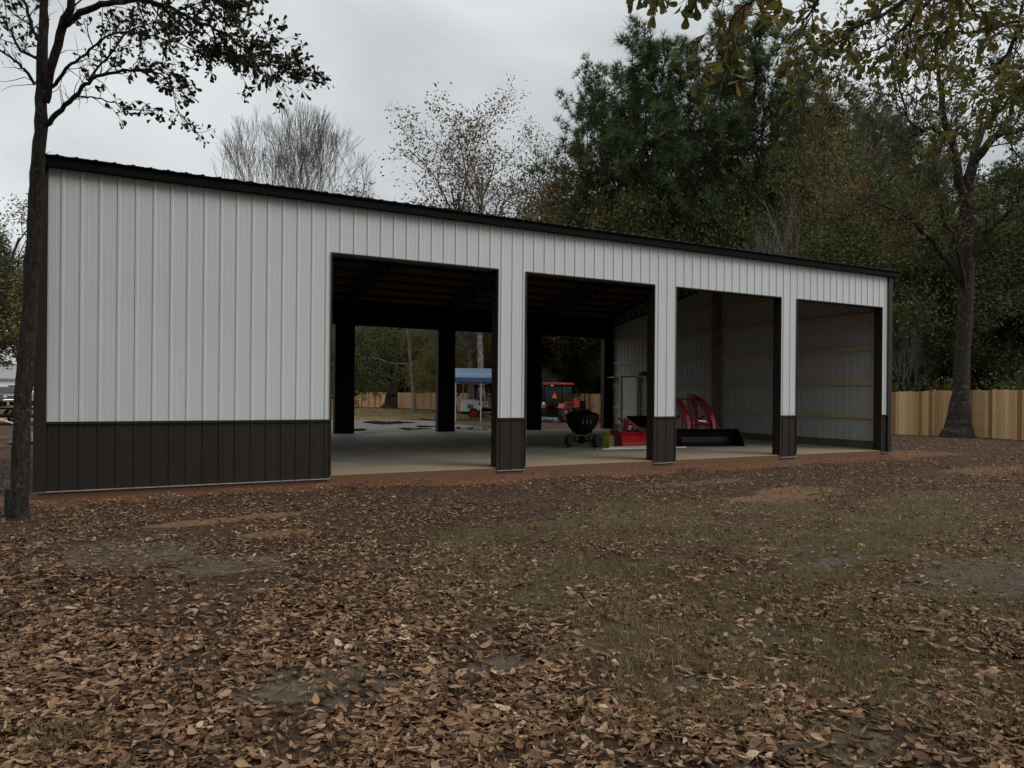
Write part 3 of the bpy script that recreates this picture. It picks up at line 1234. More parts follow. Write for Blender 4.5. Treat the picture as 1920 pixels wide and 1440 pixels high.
# ------------------------------------------------------------------ things on the slab
def wheel(parent, c, axis_rz, r, w, tyre, rim, name='wheel', lug=0, rimr=.58):
    """a wheel: rim hub mesh as the part, tyre as its child"""
    Mx = Matrix.Translation(c) @ Matrix.Rotation(axis_rz, 4, 'Z') @ Matrix.Rotation(math.pi / 2, 4, 'X')
    rr = r * rimr
    k = MB()
    k.lathe([(rr * .25, -w * .34), (rr * .32, -w * .30), (rr * .8, -w * .12), (rr, -w * .40), (rr, w * .40), (rr * .8, w * .12), (rr * .32, w * .30), (rr * .25, w * .34)], 20, Mx)
    wo = k.build(name, rim, parent, shade=False)
    t_ = MB()
    t_.lathe([(rr, -w * .42), (r * .86, -w * .5), (r * .96, -w * .42), (r, -w * .2), (r, w * .2), (r * .96, w * .42), (r * .86, w * .5), (rr, w * .42)], 28, Mx, False)
    for i in range(lug):
        a = 2 * math.pi * i / lug
        for sgn in (-1, 1):
            t_.add([(r * .97 * math.cos(a + q) , r * .97 * math.sin(a + q), sgn * zz) for q, zz in ((0, .02 * w), (.10, .02 * w), (.28, w * .48), (.18, w * .48))]
                   + [(r * 1.04 * math.cos(a + q), r * 1.04 * math.sin(a + q), sgn * zz) for q, zz in ((0, .02 * w), (.10, .02 * w), (.28, w * .46), (.18, w * .46))],
                   [(0, 1, 2, 3), (4, 7, 6, 5), (0, 4, 5, 1), (1, 5, 6, 2), (2, 6, 7, 3), (3, 7, 4, 0)], Mx)
    t_.build('tyre', tyre, wo)
    return wo


def floor_at(px, py):
    a = (px - PX0) / FPX
    b = -(py - PY0) / FPX
    d = _F + a * CR + b * CU
    return CAM + d * (-CAM[2] / d[2])


# broadcast spreader
p = floor_at(1091, 839)
sp = empty('spreader', (p[0], p[1], 0), rad(-20))
tag(sp, 'black tow-behind broadcast spreader with a wide hopper on two wheels', 'spreader')
h = MB()
h.lathe([(.10, .33), (.18, .36), (.33, .50), (.41, .66), (.43, .80), (.455, .805), (.455, .825), (.415, .825), (.395, .67), (.31, .52), (.16, .40), (.05, .39)], 32)
hop = h.build('hopper', M['black_plastic'], sp, shade=False)
cv = MB().lathe([(.445, .827), (.44, .84), (.34, .90), (.17, .945), (.02, .955)], 32)
cv.build('cover', M['black_plastic'], hop, shade=True)
for k in range(3):
    a = rad(-100 + 14 * k)
    MB().bar((.408 * math.cos(a), .408 * math.sin(a), .62), (.432 * math.cos(a), .432 * math.sin(a), .72), .022, .012).build('cover_strap', M['grey_paint'], hop)
fm = MB()
for sx in (-1, 1):
    fm.tube([(sx * .30, 0, .60), (sx * .24, 0, .36), (sx * .20, 0, .28), (sx * .15, 0, .165)], .016)
fm.tube([(-.34, 0, .165), (.34, 0, .165)], .014)
fm.tube([(0, -.02, .17), (.1, -.45, .20), (.14, -.80, .03)], .018)
fm.build('frame', M['black_metal'], sp)
MB().lathe([(.02, .30), (.04, .30), (.05, .24), (.085, .22), (.085, .13), (.03, .10)], 14).build('gearbox', M['black_metal'], sp)
MB().lathe([(.15, .265), (.16, .26), (.16, .25), (.15, .245)], 20).build('spinner', M['black_plastic'], sp)
for sx in (-1, 1):
    wheel(sp, (sx * .36, 0, .165), math.pi / 2, .165, .12, M['rubber'], M['black_plastic'])

# yellow fuel can
p = floor_at(1141, 839)
fc = empty('fuel_can', (p[0] + .05, p[1] + .1, 0), rad(36))
tag(fc, 'yellow plastic fuel can beside the red box blade', 'fuel can')
b = MB()
b.prism([(-.17, 0.0), (.17, 0.0), (.18, .05), (.18, .25), (.13, .305), (-.13, .305), (-.18, .25), (-.18, .05)], -.11, .11, 'y')
b.build('body', M['yellow'], fc, .018)
MB().tube([(-.10, 0, .30), (-.10, 0, .37), (.05, 0, .37), (.07, 0, .30)], .018, 8).build('handle', M['yellow'], fc)
MB().lathe([(.035, .30), (.035, .345), (.02, .35), (.018, .40), (.012, .43)], 12, Matrix.Translation((.125, 0, 0))).build('spout', M['dark_red'], fc)

# red box blade
p0b, p1b = floor_at(1164, 836.5), floor_at(1276, 832)
d = p1b - p0b
Lb = float(np.hypot(d[0], d[1]))
bb = empty('box_blade', (p0b[0], p0b[1], 0), math.atan2(d[1], d[0]))
tag(bb, 'bright red box blade implement lying on the concrete slab', 'box blade')
m_ = MB()
m_.prism([(0, .0), (.03, 0), (.07, .10), (.07, .27), (.03, .33), (0, .33), (.035, .26), (.035, .10)], .02, Lb - .02, 'x')
m_.build('moldboard', M['red_paint'], bb, .004)
for x in (0, Lb - .02):
    MB().prism([(-.05, .03), (.0, 0), (.5, 0), (.56, .06), (.56, .26), (.44, .36), (.0, .36), (-.05, .30)], x, x + .018, 'x').build('side_plate', M['dark_red'], bb)
MB().bar((.02, .40, .30), (Lb - .02, .40, .30), .10, .10).build('toolbar', M['red_paint'], bb)
MB().bar((.02, .50, .08), (Lb - .02, .50, .08), .03, .14).build('rear_blade', M['dark_red'], bb)
for i in range(5):
    MB().bar((.2 + (Lb - .4) * i / 4, .40, .02), (.2 + (Lb - .4) * i / 4, .40, .40), .035, .07).build('shank', M['black_metal'], bb)
xm = .45
for x in (xm, xm + .09):
    MB().bar((x, .40, .30), (x, .36, .72), .03, .09).build('mast', M['dark_red'], bb)
MB().bar((xm + .04, .36, .70), (xm + .62, .30, .33), .05, .07).build('brace', M['dark_red'], bb)
for x in (xm - .28, xm + .46):
    MB().bar((x, .42, .34), (x, .62, .40), .025, .12).build('hitch_plate', M['dark_red'], bb)

# wheelbarrow behind it
p = floor_at(1196, 820)
wb = empty('wheelbarrow', (p[0] + .25, p[1] + .1, 0), rad(12))
tag(wb, 'black wheelbarrow standing behind the red box blade near the entry door', 'wheelbarrow')
t_ = MB()
prof = [((-.42, -.34), (.52, .34), .68), ((-.20, -.20), (.26, .20), .36)]
(a0, b0, z1), (a1, b1, z0) = prof
ov = [(a0[0], a0[1], z1), (b0[0], a0[1], z1), (b0[0], b0[1], z1), (a0[0], b0[1], z1), (a1[0], a1[1], z0), (b1[0], a1[1], z0), (b1[0], b1[1], z0), (a1[0], b1[1], z0)]
k_ = .03
iv = [(a0[0] + k_, a0[1] + k_, z1), (b0[0] - k_, a0[1] + k_, z1), (b0[0] - k_, b0[1] - k_, z1), (a0[0] + k_, b0[1] - k_, z1), (a1[0] + k_, a1[1] + k_, z0 + .02), (b1[0] - k_, a1[1] + k_, z0 + .02), (b1[0] - k_, b1[1] - k_, z0 + .02), (a1[0] + k_, b1[1] - k_, z0 + .02)]
fs = [(4, 5, 6, 7)] + [(i, (i + 1) % 4, 4 + (i + 1) % 4, 4 + i) for i in range(4)]
fs += [(12, 15, 14, 13)] + [(8 + i, 12 + i, 12 + (i + 1) % 4, 8 + (i + 1) % 4) for i in range(4)]
fs += [(i, 8 + i, 8 + (i + 1) % 4, (i + 1) % 4) for i in range(4)]
t_.add(ov + iv, fs)
t_.build('tub', M['black_plastic'], wb)
for sy in (-1, 1):
    MB().tube([(-.85, sy * .29, .62), (-.45, sy * .25, .42), (.25, sy * .16, .33), (.62, sy * .06, .19)], .02).build('handle', M['black_metal'], wb)
    MB().tube([(-.20, sy * .2, .37), (-.28, sy * .22, .03), (-.12, sy * .21, .02), (.10, sy * .19, .33)], .016).build('leg', M['black_metal'], wb)
wheel(wb, (.62, 0, .19), 0, .19, .09, M['rubber'], M['grey_paint'])

# two long white trim pieces on the floor
for i, (q0, q1, lab) in enumerate((((1131, 843.2), (1287, 839.5), 'long white metal trim strip on the slab, the front one of two, reaching the loader bucket'),
                                   ((1142, 840.2), (1283, 836.6), 'long white metal trim strip on the slab, tight against the red box blade'))):
    a, c = floor_at(*q0), floor_at(*q1)
    d = c - a
    L_ = float(np.hypot(d[0], d[1]))
    o = MB().prism([(0, 0), (.04, 0), (.04, .010), (.010, .012), (.010, .028), (0, .028)], 0, L_, 'x').build('trim_strip', M['white_trim'])
    o.location = (a[0], a[1], .002)
    o.rotation_euler = (0, 0, math.atan2(d[1], d[0]))
    tag(o, lab, 'trim strip', 'white trim strips on the slab')

# red front loader with its black bucket
pa, pb = floor_at(1281, 839), floor_at(1396, 838)
d = pb - pa
Wb_ = float(np.hypot(d[0], d[1]))
fl = empty('front_loader', (pa[0], pa[1], 0), math.atan2(d[1], d[0]))
tag(fl, 'detached red tractor loader arms standing on a black bucket', 'loader')
bk = MB()
# bucket cross-section (y back, z up): open towards the yard, lip in front
sec = [(-.05, .0), (.42, .0), (.56, .08), (.60, .24), (.54, .42), (.46, .47), (.45, .45), (.52, .40), (.57, .24), (.53, .10), (.41, .025), (-.05, .018)]
bk.prism(sec, .0, Wb_, 'x')
side = [(-.05, .0), (.42, .0), (.56, .08), (.60, .24), (.54, .42), (.46, .47), (.30, .45), (.10, .20)]
for x in (-.012, Wb_ - .008):
    bk.prism(side, x, x + .02, 'x')
bk.build('bucket', M['black_plastic'], fl, .004)
MB().bar((0, -.05, .012), (Wb_, -.05, .012), .06, .02).build('cutting_edge', M['grey_paint'], fl)
xl, xr = .52, Wb_ - .50


def arm_poly(w):
    top = [(.62, .30), (.70, .55), (.84, .82), (1.05, 1.04), (1.34, 1.22), (1.70, 1.32), (2.05, 1.34)]
    bot = [(2.10, 1.14), (1.74, 1.12), (1.44, 1.04), (1.20, .90), (1.00, .72), (.86, .50), (.76, .26)]
    return top + bot


for x in (xl, xr):
    a_ = MB().prism(arm_poly(0), x - .06, x + .06, 'x').build('arm', M['dark_red'], fl, .008)
    # upright (mounting post) at the rear end of the arm
    MB().prism([(1.92, 1.40), (2.16, 1.40), (2.22, 1.10), (2.02, .72), (1.96, .28), (1.80, .28), (1.78, .75), (1.86, 1.10)], x - .09, x - .064, 'x').prism(
        [(1.92, 1.40), (2.16, 1.40), (2.22, 1.10), (2.02, .72), (1.96, .28), (1.80, .28), (1.78, .75), (1.86, 1.10)], x + .064, x + .09, 'x').build('upright', M['dark_red'], fl)
    MB().tube([(x, 1.94, .55), (x, 1.25, .80)], .035, 10).build('lift_cylinder', M['red_paint'], fl)
    MB().tube([(x, 1.30, .78), (x, .98, .86)], .018, 8).build('lift_rod', M['steel'], fl)
    MB().tube([(x + .07, .60, .44), (x + .07, .98, .90)], .022, 8).build('bucket_cylinder', M['dark_red'], fl)
    MB().tube([(x + .10, .62, .44), (x + .10, .84, .76), (x + .08, 1.08, 1.0), (x + .06, 1.5, 1.24)], .010, 6).build('hose', M['black_plastic'], fl)
    MB().bar((x, 1.10, .98), (x, 1.16, .02), .035, .035).build('parking_stand', M['dark_red'], fl)
    MB().prism([(.612, .16), (.70, .16), (.82, .30), (.74, .46), (.612, .46)], x - .07, x + .07, 'x').build('bucket_pin_plate', M['dark_red'], fl)
MB().tube([(xl, .88, .60), (xr, .88, .60)], .065, 14).build('cross_tube', M['red_paint'], fl)
MB().tube([(xl + .30, .80, .66), (xr - .22, .80, .64)], .045, 12).build('torque_sleeve', M['steel'], fl)
MB().tube([(xl, 1.75, 1.26), (xr, 1.75, 1.26)], .03, 10).build('rear_tie', M['dark_red'], fl)
MB().tube([(xl - .05, 2.0, .5), (xl - .35, 2.1, .3), (xl - .5, 2.0, .02)], .012, 6).build('hose', M['black_plastic'], fl)

# ------------------------------------------------------------------ behind the barn: pad, puddles, fences
pad_poly = [on_ground(560, 782), on_ground(752, 781.5), on_ground(800, 786), on_ground(822, 797), on_ground(850, 812)]
pad = MB()
x0p = 3.0
pad.add([(-2.0, DY + .05, -.095), (LX - 3.0, DY + .05, -.095), (LX - 3.5, DY + 5.0, -.105), (15.6, 24.0, -.125), (14.6, 28.0, -.135), (-2.0, 28.5, -.135)], [(0, 1, 2, 3, 4, 5)])
M['pad'] = pm('wet_concrete', (.135, .132, .125), (.085, .08, .072), .7, rough=.75, rough2=.55, spec=.18, bump=.06, bscale=18, lo=.38, hi=.62)
po = pad.build('driveway', M['pad'])
tag(po, kind='structure')


def blob(pxs, z):
    """irregular outline round a photo ellipse, on the pad"""
    cx, cy, rx, ry = pxs
    ps = []
    for k in range(26):
        a = 2 * math.pi * k / 26
        j = 1 + .30 * math.sin(3 * a + cx) + .16 * math.sin(7 * a + cy) + random.uniform(-.08, .08)
        q = on_ground(cx + rx * j * math.cos(a), cy + ry * j * math.sin(a))
        ps.append((q[0], q[1], z))
    return ps


for i, e in enumerate([(725, 794.5, 42, 2.6), (664, 807.8, 26, 1.5), (775, 806.0, 26, 1.6), (800, 801.5, 22, 1.1), (712, 813.2, 34, 1.0), (890, 804.5, 36, 2.6), (797, 787, 8, 1.4)]):
    mb = MB()
    mb.add(blob(e, -.088 if i < 6 else -.1), [tuple(range(26))])
    o = mb.build('puddle', M['puddle'])
    tag(o, kind='structure')


def board_fence(nm, a, b, label, hgt=1.83):
    a, b = np.array(a, float), np.array(b, float)
    L_ = float(np.hypot(*(b - a)))
    u = (b - a) / L_
    root = empty(nm, (0, 0, 0))
    tag(root, label, 'fence')
    n = int(L_ / .142)
    vs, fs, rn = [], [], []
    nrm = np.array([-u[1], u[0]])
    for i in range(n):
        s0, s1 = i * .142 + .006, i * .142 + .136
        off = RNG.normal() * .003
        tl = RNG.normal() * .012
        c = a + u * (s0 + s1) / 2
        g = float(gz(c[0], c[1])) - .03
        top = g + hgt + tl + .05 * (fbm(c[0] * .2, c[1] * .2, 1) - .5)
        for s in (s0, s1):
            for o_ in (-.009, .009):
                for z in (g, top):
                    q = a + u * s + nrm * (o_ + off)
                    vs.append((q[0], q[1], z))
        k = i * 8
        fs += [(k, k + 1, k + 5, k + 4), (k + 2, k + 6, k + 7, k + 3), (k, k + 2, k + 3, k + 1), (k + 4, k + 5, k + 7, k + 6), (k + 1, k + 3, k + 7, k + 5)]
        rn += [float(np.clip(RNG.normal(.5, .33), 0, 1))] * 8
    link('boards', np_mesh('boards', np.array(vs), [np.array(fs)], M['fence'], np.array(rn)), root)
    rl = MB()
    for z in (.35, .95, 1.5):
        m_ = max(2, int(L_ / 4))
        for i in range(m_):
            q0, q1 = a + (b - a) * i / m_, a + (b - a) * (i + 1) / m_
            g0, g1 = float(gz(*q0)), float(gz(*q1))
            n_ = nrm * -.035
            rl.bar((q0[0] + n_[0], q0[1] + n_[1], g0 + z), (q1[0] + n_[0], q1[1] + n_[1], g1 + z), .04, .085)
    rl.build('rails', M['fence_rail'], root)
    return root


FX, FY = 29.4, 72.0
board_fence('board_fence', (FX, -9.0), (FX, FY), 'tan wooden privacy fence running from behind the big lichen covered tree back past the barn')
board_fence('board_fence', (FX - .1, FY + .08), (13.0, FY + .08), 'tan wooden privacy fence far back behind the leaning oak, seen through the left bay')

# ------------------------------------------------------------------ carport, shed, machines behind the barn
cp = ground_at(906, 42.5)
car = empty('carport', (cp[0], cp[1], cp[2]), -YAW)
tag(car, 'open metal carport with a blue roof on thin posts behind the barn', 'carport')
rp = [(-3.1, 2.42), (-3.04, 2.58), (-2.85, 2.68), (0, 3.06), (2.85, 2.68), (3.04, 2.58), (3.1, 2.42)]
rb = MB()
rin = [(a * .985, b - .05) for a, b in rp]
rb.prism(rp + rin[::-1], -2.5, 2.5, 'x')
rb.build('roof', M['blue_metal'], car)
tr_ = MB()
for sy in (-1, 1):
    tr_.box((-2.52, sy * 3.13 - .02, 2.20), (2.52, sy * 3.13 + .02, 2.44))
tr_.build('eave_trim', M['blue_trim'], car)
for ex in (-1.4, 0.0, -.75, 2.4):
    for sy in (-1, 1):
        if ex == 0.0 and sy > 0 or ex == -.75 and sy < 0:
            continue
        MB().box((ex - .03, sy * 3.02 - .03, 0), (ex + .03, sy * 3.02 + .03, 2.5)).build('post', M['galv'], car)
bs = MB()
for sy in (-1, 1):
    bs.box((-2.45, sy * 3.02 - .03, 2.18), (2.45, sy * 3.02 + .03, 2.24))
bs.build('eave_rail', M['galv'], car)

g = ground_at(1001, 50)
sh = empty('shed', (g[0], g[1], g[2]), -YAW)
tag(sh, 'dark brown gabled shed with a pale eave end behind the orange tractor', 'shed')
MB().prism([(-1.75, 0), (1.75, 0), (1.75, 2.75), (0, 3.85), (-1.75, 2.75)], 0, 3.2, 'y').build('wall', M['brown_wall'], sh)
r_ = MB()
for sx in (-1, 1):
    r_.add([(0, -.2, 3.88), (sx * 1.95, -.2, 2.65), (sx * 1.95, 3.4, 2.65), (0, 3.4, 3.88), (0, -.2, 3.96), (sx * 1.95, -.2, 2.73), (sx * 1.95, 3.4, 2.73), (0, 3.4, 3.96)],
           [(0, 1, 2, 3), (4, 7, 6, 5), (0, 4, 5, 1), (1, 5, 6, 2), (2, 6, 7, 3), (3, 7, 4, 0)])
r_.build('roof', M['brown_wall'], sh)
MB().box((-.6, -.03, 0), (.6, -.001, 2.0)).build('door', M['black_metal'], sh)
MB().bar((.02, -.22, 3.90), (.48, -.22, 3.61), .03, .12).build('rake_board', M['white_trim'], sh)

# compact tractor seen from behind
g = ground_at(1044, 39.5)
tk = empty('tractor', (g[0], g[1], g[2]), -YAW - .62)   # local +y = forward
tag(tk, 'orange-red compact tractor with an enclosed cab and orange warning triangle', 'tractor')
for sx in (-1, 1):
    wheel(tk, (sx * .56, 0, .52), math.pi / 2, .52, .34, M['rubber'], M['orange_red'], 'rear_wheel', 16, .52)
    wheel(tk, (sx * .52, 1.65, .34), math.pi / 2, .34, .24, M['rubber'], M['orange_red'], 'front_wheel', 14, .55)
b = MB()
b.box((-.24, -.25, .42), (.24, 1.5, .80)).box((-.16, 1.3, .45), (.16, 1.95, .70))
b.build('chassis', M['black_metal'], tk, .02)
MB().prism([(.62, .78), (1.95, .78), (2.05, .95), (2.0, 1.20), (1.7, 1.32), (.62, 1.36)], -.30, .30, 'x').build('hood', M['orange_red'], tk, .05)
MB().box((-.27, 1.99, .80), (.27, 2.06, 1.16)).build('grille', M['black_plastic'], tk, .01)
for sx in (-1, 1):
    MB().prism([(-.55, .80), (-.42, 1.05), (-.1, 1.14), (.25, 1.12), (.5, .95), (.5, .90), (.22, 1.06), (-.1, 1.08), (-.38, 1.0), (-.50, .80)], sx * .40 - .0, sx * .76, 'x').build('fender', M['orange_red'], tk)
cb = MB()
for x, y in ((-.60, -.38), (.60, -.38), (-.62, .72), (.62, .72)):
    cb.bar((x, y, .85), (x * .93, y * .9, 2.05), .055)
cb.bar((-.6, -.38, .92), (.6, -.38, .92), .06)
cb.bar((-.6, .72, .92), (.6, .72, .92), .06)
cb.bar((-.57, -.35, 2.02), (.57, -.35, 2.02), .06)
cb.bar((-.02, -.36, .92), (-.02, -.345, 2.02), .035)
for sx in (-1, 1):
    cb.bar((sx * .6, -.38, .92), (sx * .62, .72, .92), .05)
cb.build('cab_frame', M['black_metal'], tk)
MB().box((-.55, -.375, .96), (.55, -.365, 1.98)).build('rear_window', M['cab_glass'], tk)
MB().box((-.56, .66, .96), (.56, .67, 1.98)).build('windscreen', M['cab_glass'], tk)
for sx in (-1, 1):
    MB().box((sx * .585 - .004, -.32, .96), (sx * .585 + .004, .62, 1.98)).build('side_window', M['cab_glass'], tk)
MB().prism([(-.62, 2.06), (.62, 2.06), (.66, 2.10), (.60, 2.18), (.2, 2.21), (-.2, 2.21), (-.60, 2.18), (-.66, 2.10)], -.50, .80, 'y').build('cab_roof', M['dark_red'], tk, .03)
MB().prism([(-.19, 0), (.19, 0), (0, .34)], -.43, -.415, 'y').build('warning_triangle', M['smv'], tk).location = (.12, 0, 1.34)
MB().lathe([(.07, 0), (.09, .03), (.085, .06)], 14, Matrix.Translation((-.52, -.48, 1.04)) @ Matrix.Rotation(math.pi / 2, 4, 'X')).build('work_light', M['chrome'], tk)
MB().box((-.08, -.5, 2.0), (.08, -.42, 2.06)).build('roof_light', M['white_trim'], tk)
se = MB()
se.box((-.22, -.15, .86), (.22, .25, 1.0)).box((-.22, -.18, 1.0), (.22, -.08, 1.5))
se.build('seat', M['black_plastic'], tk, .03)
hi = MB()
for sx in (-1, 1):
    hi.tube([(sx * .22, -.25, .50), (sx * .36, -.95, .42)], .03)
    hi.tube([(sx * .36, -.95, .42), (sx * .25, -.4, .95)], .02)
hi.tube([(0, -.30, .85), (0, -.95, .95)], .025)
hi.build('hitch', M['black_metal'], tk)
MB().bar((.63, .75, 1.5), (.95, .85, 1.55), .02).box((.86, .82, 1.45), (.98, .86, 1.68)).build('mirror', M['black_plastic'], tk)

# black rotary mower deck hitched low behind the tractor, an implement of its own
rc = empty('implement', (g[0], g[1], g[2]), -YAW - .50)
rc.location = tuple(Vector((g[0], g[1], g[2])) + Matrix.Rotation(-YAW - .5, 3, 'Z') @ Vector((-.1, -1.75, 0)))
tag(rc, 'dark metal landscape rake hitched low behind the orange-red tractor', 'implement')
r_ = MB()
r_.bar((-1.0, 0, .42), (1.0, 0, .42), .10)
r_.build('beam', M['black_metal'], rc)
fr_ = MB()
fr_.bar((-.36, .72, .42), (0, .05, .46), .06).bar((.36, .72, .42), (0, .05, .46), .06).bar((-.3, .72, .42), (0, .75, .95), .05).bar((.3, .72, .42), (0, .75, .95), .05).bar((0, .75, .95), (0, .02, .5), .05)
fr_.build('a_frame', M['black_metal'], rc)
ti = MB()
for i in range(26):
    x = -.97 + 1.94 * i / 25
    ti.tube([(x, 0, .38), (x, -.12, .22), (x, -.02, .02)], .010, 5)
ti.build('tines', M['steel'], rc)

# orange ride-on mower with a roll bar, beyond the tractor
g = ground_at(1092, 43)
mo = empty('riding_mower', (g[0], g[1], g[2]), -YAW - .8)
tag(mo, 'orange ride-on mower with a black roll bar parked by the board fence', 'mower')
for sx in (-1, 1):
    wheel(mo, (sx * .5, 0, .30), math.pi / 2, .30, .26, M['rubber'], M['orange_red'], 'rear_wheel', 0, .5)
    wheel(mo, (sx * .42, 1.35, .17), math.pi / 2, .17, .14, M['rubber'], M['grey_paint'], 'front_wheel', 0, .5)
MB().box((-.45, -.25, .35), (.45, .55, .62)).box((-.10, .5, .3), (.10, 1.4, .42)).build('body', M['orange_red'], mo, .05)
MB().box((-.40, -.65, .38), (.40, -.2, .80)).build('engine_cover', M['black_plastic'], mo, .05)
MB().box((-.65, .45, .14), (.65, 1.05, .30)).build('deck', M['orange_red'], mo, .05)
s_ = MB()
s_.box((-.27, .0, .64), (.27, .5, .78)).prism([(-.06, .78), (.08, .78), (.0, 1.28), (-.12, 1.28)], -.25, .25, 'x')
s_.build('seat', M['black_plastic'], mo, .04)
MB().tube([(-.42, -.22, .6), (-.42, -.26, 1.72), (-.34, -.27, 1.84), (.34, -.27, 1.84), (.42, -.26, 1.72), (.42, -.22, .6)], .035, 8).build('roll_bar', M['black_metal'], mo)
for sx in (-1, 1):
    MB().tube([(sx * .34, .35, .6), (sx * .36, .55, 1.05), (sx * .12, .62, 1.08)], .018, 6).build('control_lever', M['black_metal'], mo)

# white articulated loader under the carport
g = ground_at(911, 45.5)
ld = empty('compact_loader', (g[0], g[1], g[2]), -YAW)      # local +x = to the right in the photo
tag(ld, 'white compact articulated loader with red wheel rims parked by the carport', 'loader')
for x in (-.75, 1.05):
    for sy in (-1, 1):
        wheel(ld, (x, sy * .42, .33), 0, .33, .26, M['rubber'], M['red_paint'], 'wheel', 12, .58)
MB().prism([(-1.55, .45), (-.55, .40), (-.35, .55), (-.2, .75), (.15, .75), (.15, 1.05), (-.75, 1.22), (-1.35, 1.2), (-1.55, 1.0)], -.42, .42, 'y').build('engine_cover', M['white_paint'], ld, .05)
MB().box((-1.50, -.38, .28), (-.55, .38, .46)).build('counterweight', M['black_metal'], ld, .03)
MB().box((-1.15, -.43, .64), (-.78, -.421, .90)).build('vent_grille', M['grey_paint'], ld)
dc = MB().box((-.45, -.43, .86), (.10, -.421, 1.02))
dc.build('side_stripe', M['dark_red'], ld)
MB().box((-.37, -.436, .91), (.02, -.431, .97)).build('side_lettering', M['white_trim'], ld)
MB().prism([(.45, .42), (1.55, .42), (1.65, .62), (1.42, .95), (1.15, 1.12), (.9, 1.05), (.62, .62)], -.40, .40, 'y').build('front_frame', M['white_paint'], ld, .04)
MB().box((-.6, -.2, .45), (.6, .2, .66)).build('chassis', M['black_metal'], ld)
pt = MB()
for sx in (-.72, .38):
    for sy in (-.36, .36):
        pt.bar((sx, sy, 1.05), (sx * .9, sy, 2.02), .06)
pt.box((-.78, -.46, 2.02), (.5, .46, 2.09))
pt.build('canopy', M['black_metal'], ld)
st = MB()
st.box((-.55, -.25, 1.12), (-.05, .25, 1.25)).prism([(-.60, 1.25), (-.45, 1.25), (-.52, 1.80), (-.66, 1.80)], -.24, .24, 'y')
st.build('seat', M['grey_paint'], ld, .04)
MB().tube([(.2, 0, .8), (.22, 0, 1.3)], .03).lathe([(.17, 0), (.19, .015), (.17, .03), (.15, .015)], 16, Matrix.Translation((.18, 0, 1.32)) @ Matrix.Rotation(-.5, 4, 'Y')).build('steering_wheel', M['black_plastic'], ld)
MB().prism([(.78, 1.05), (1.0, 1.12), (2.1, .42), (2.25, .22), (2.08, .20), (1.95, .34)], -.12, .12, 'y').build('lift_arm', M['white_paint'], ld, .02)
MB().prism([(2.15, .05), (2.75, .03), (2.75, .06), (2.30, .12), (2.28, .50), (2.36, .62), (2.2, .58), (2.1, .3)], -.60, .60, 'y').build('bucket', M['black_metal'], ld)

# ------------------------------------------------------------------ far left: house, trucks, trailer
g = ground_at(2, 84)
ho = empty('house', (g[0], g[1], g[2]), -YAW + .75)
tag(ho, 'white two storey house with grey shingle gables beyond the lawn', 'house')
MB().prism([(-4.2, 0), (4.2, 0), (4.2, 5.9), (0, 8.0), (-4.2, 5.9)], -4, 4.5, 'y').build('wall', M['house_white'], ho)
MB().prism([(-4.3, 0.02), (2.2, 0.02), (2.2, 2.9), (-4.3, 2.9)], -8.5, -4.02, 'y').build('garage_wall', M['house_white'], ho)


def gable(par, hw, ze, zr, y0, y1, over=.4, th=.16, mat='shingle'):
    m_ = MB()
    sl = (zr - ze) / hw
    for sx in (-1, 1):
        xe, zz = sx * (hw + over), ze - sl * over
        m_.add([(0, y0, zr + .02), (xe, y0, zz + .02), (xe, y1, zz + .02), (0, y1, zr + .02), (0, y0, zr + th), (xe, y0, zz + th), (xe, y1, zz + th), (0, y1, zr + th)],
               [(0, 1, 2, 3), (4, 7, 6, 5), (0, 4, 5, 1), (1, 5, 6, 2), (2, 6, 7, 3), (3, 7, 4, 0)])
    return m_.build('roof', M[mat], par)


gable(ho, 4.2, 5.9, 8.0, -4.5, 5.0)
MB().prism([(-8.9, 2.75), (-3.8, 4.45), (-3.8, 4.58), (-8.9, 2.9)], -4.7, 2.6, 'x').build('garage_roof', M['shingle'], ho)
for sx in (-1, 1):
    MB().bar((0, -4.53, 7.98), (sx * 4.6, -4.53, 5.68), .05, .24).build('rake_board', M['white_trim'], ho)
for x, z in ((-2.6, 3.9), (0.0, 4.2), (2.6, 3.9)):
    w_ = MB().box((x - .5, -4.09, z - .75), (x + .5, -4.02, z + .75)).build('window', M['white_trim'], ho)
    MB().box((x - .42, -4.105, z - .67), (x + .42, -4.091, z + .67)).build('pane', M['window_glass'], w_)
for y, z in ((-2.4, 4.4), (1.8, 4.4), (-2.4, 1.5), (1.8, 1.5)):
    w_ = MB().box((4.202, y - .5, z - .75), (4.26, y + .5, z + .75)).build('window', M['white_trim'], ho)
    MB().box((4.262, y - .42, z - .67), (4.275, y + .42, z + .67)).build('pane', M['window_glass'], w_)
for x in (-2.9, -.2):
    w_ = MB().box((x - .35, -8.56, .7), (x + .35, -8.502, 2.2)).build('window', M['white_trim'], ho)
    MB().box((x - .28, -8.575, .78), (x + .28, -8.562, 2.12)).build('pane', M['window_glass'], w_)
for y in (-7.4, -5.6):
    w_ = MB().box((2.202, y - .35, .7), (2.26, y + .35, 2.2)).build('window', M['white_trim'], ho)
    MB().box((2.262, y - .28, .78), (2.275, y + .28, 2.12)).build('pane', M['window_glass'], w_)


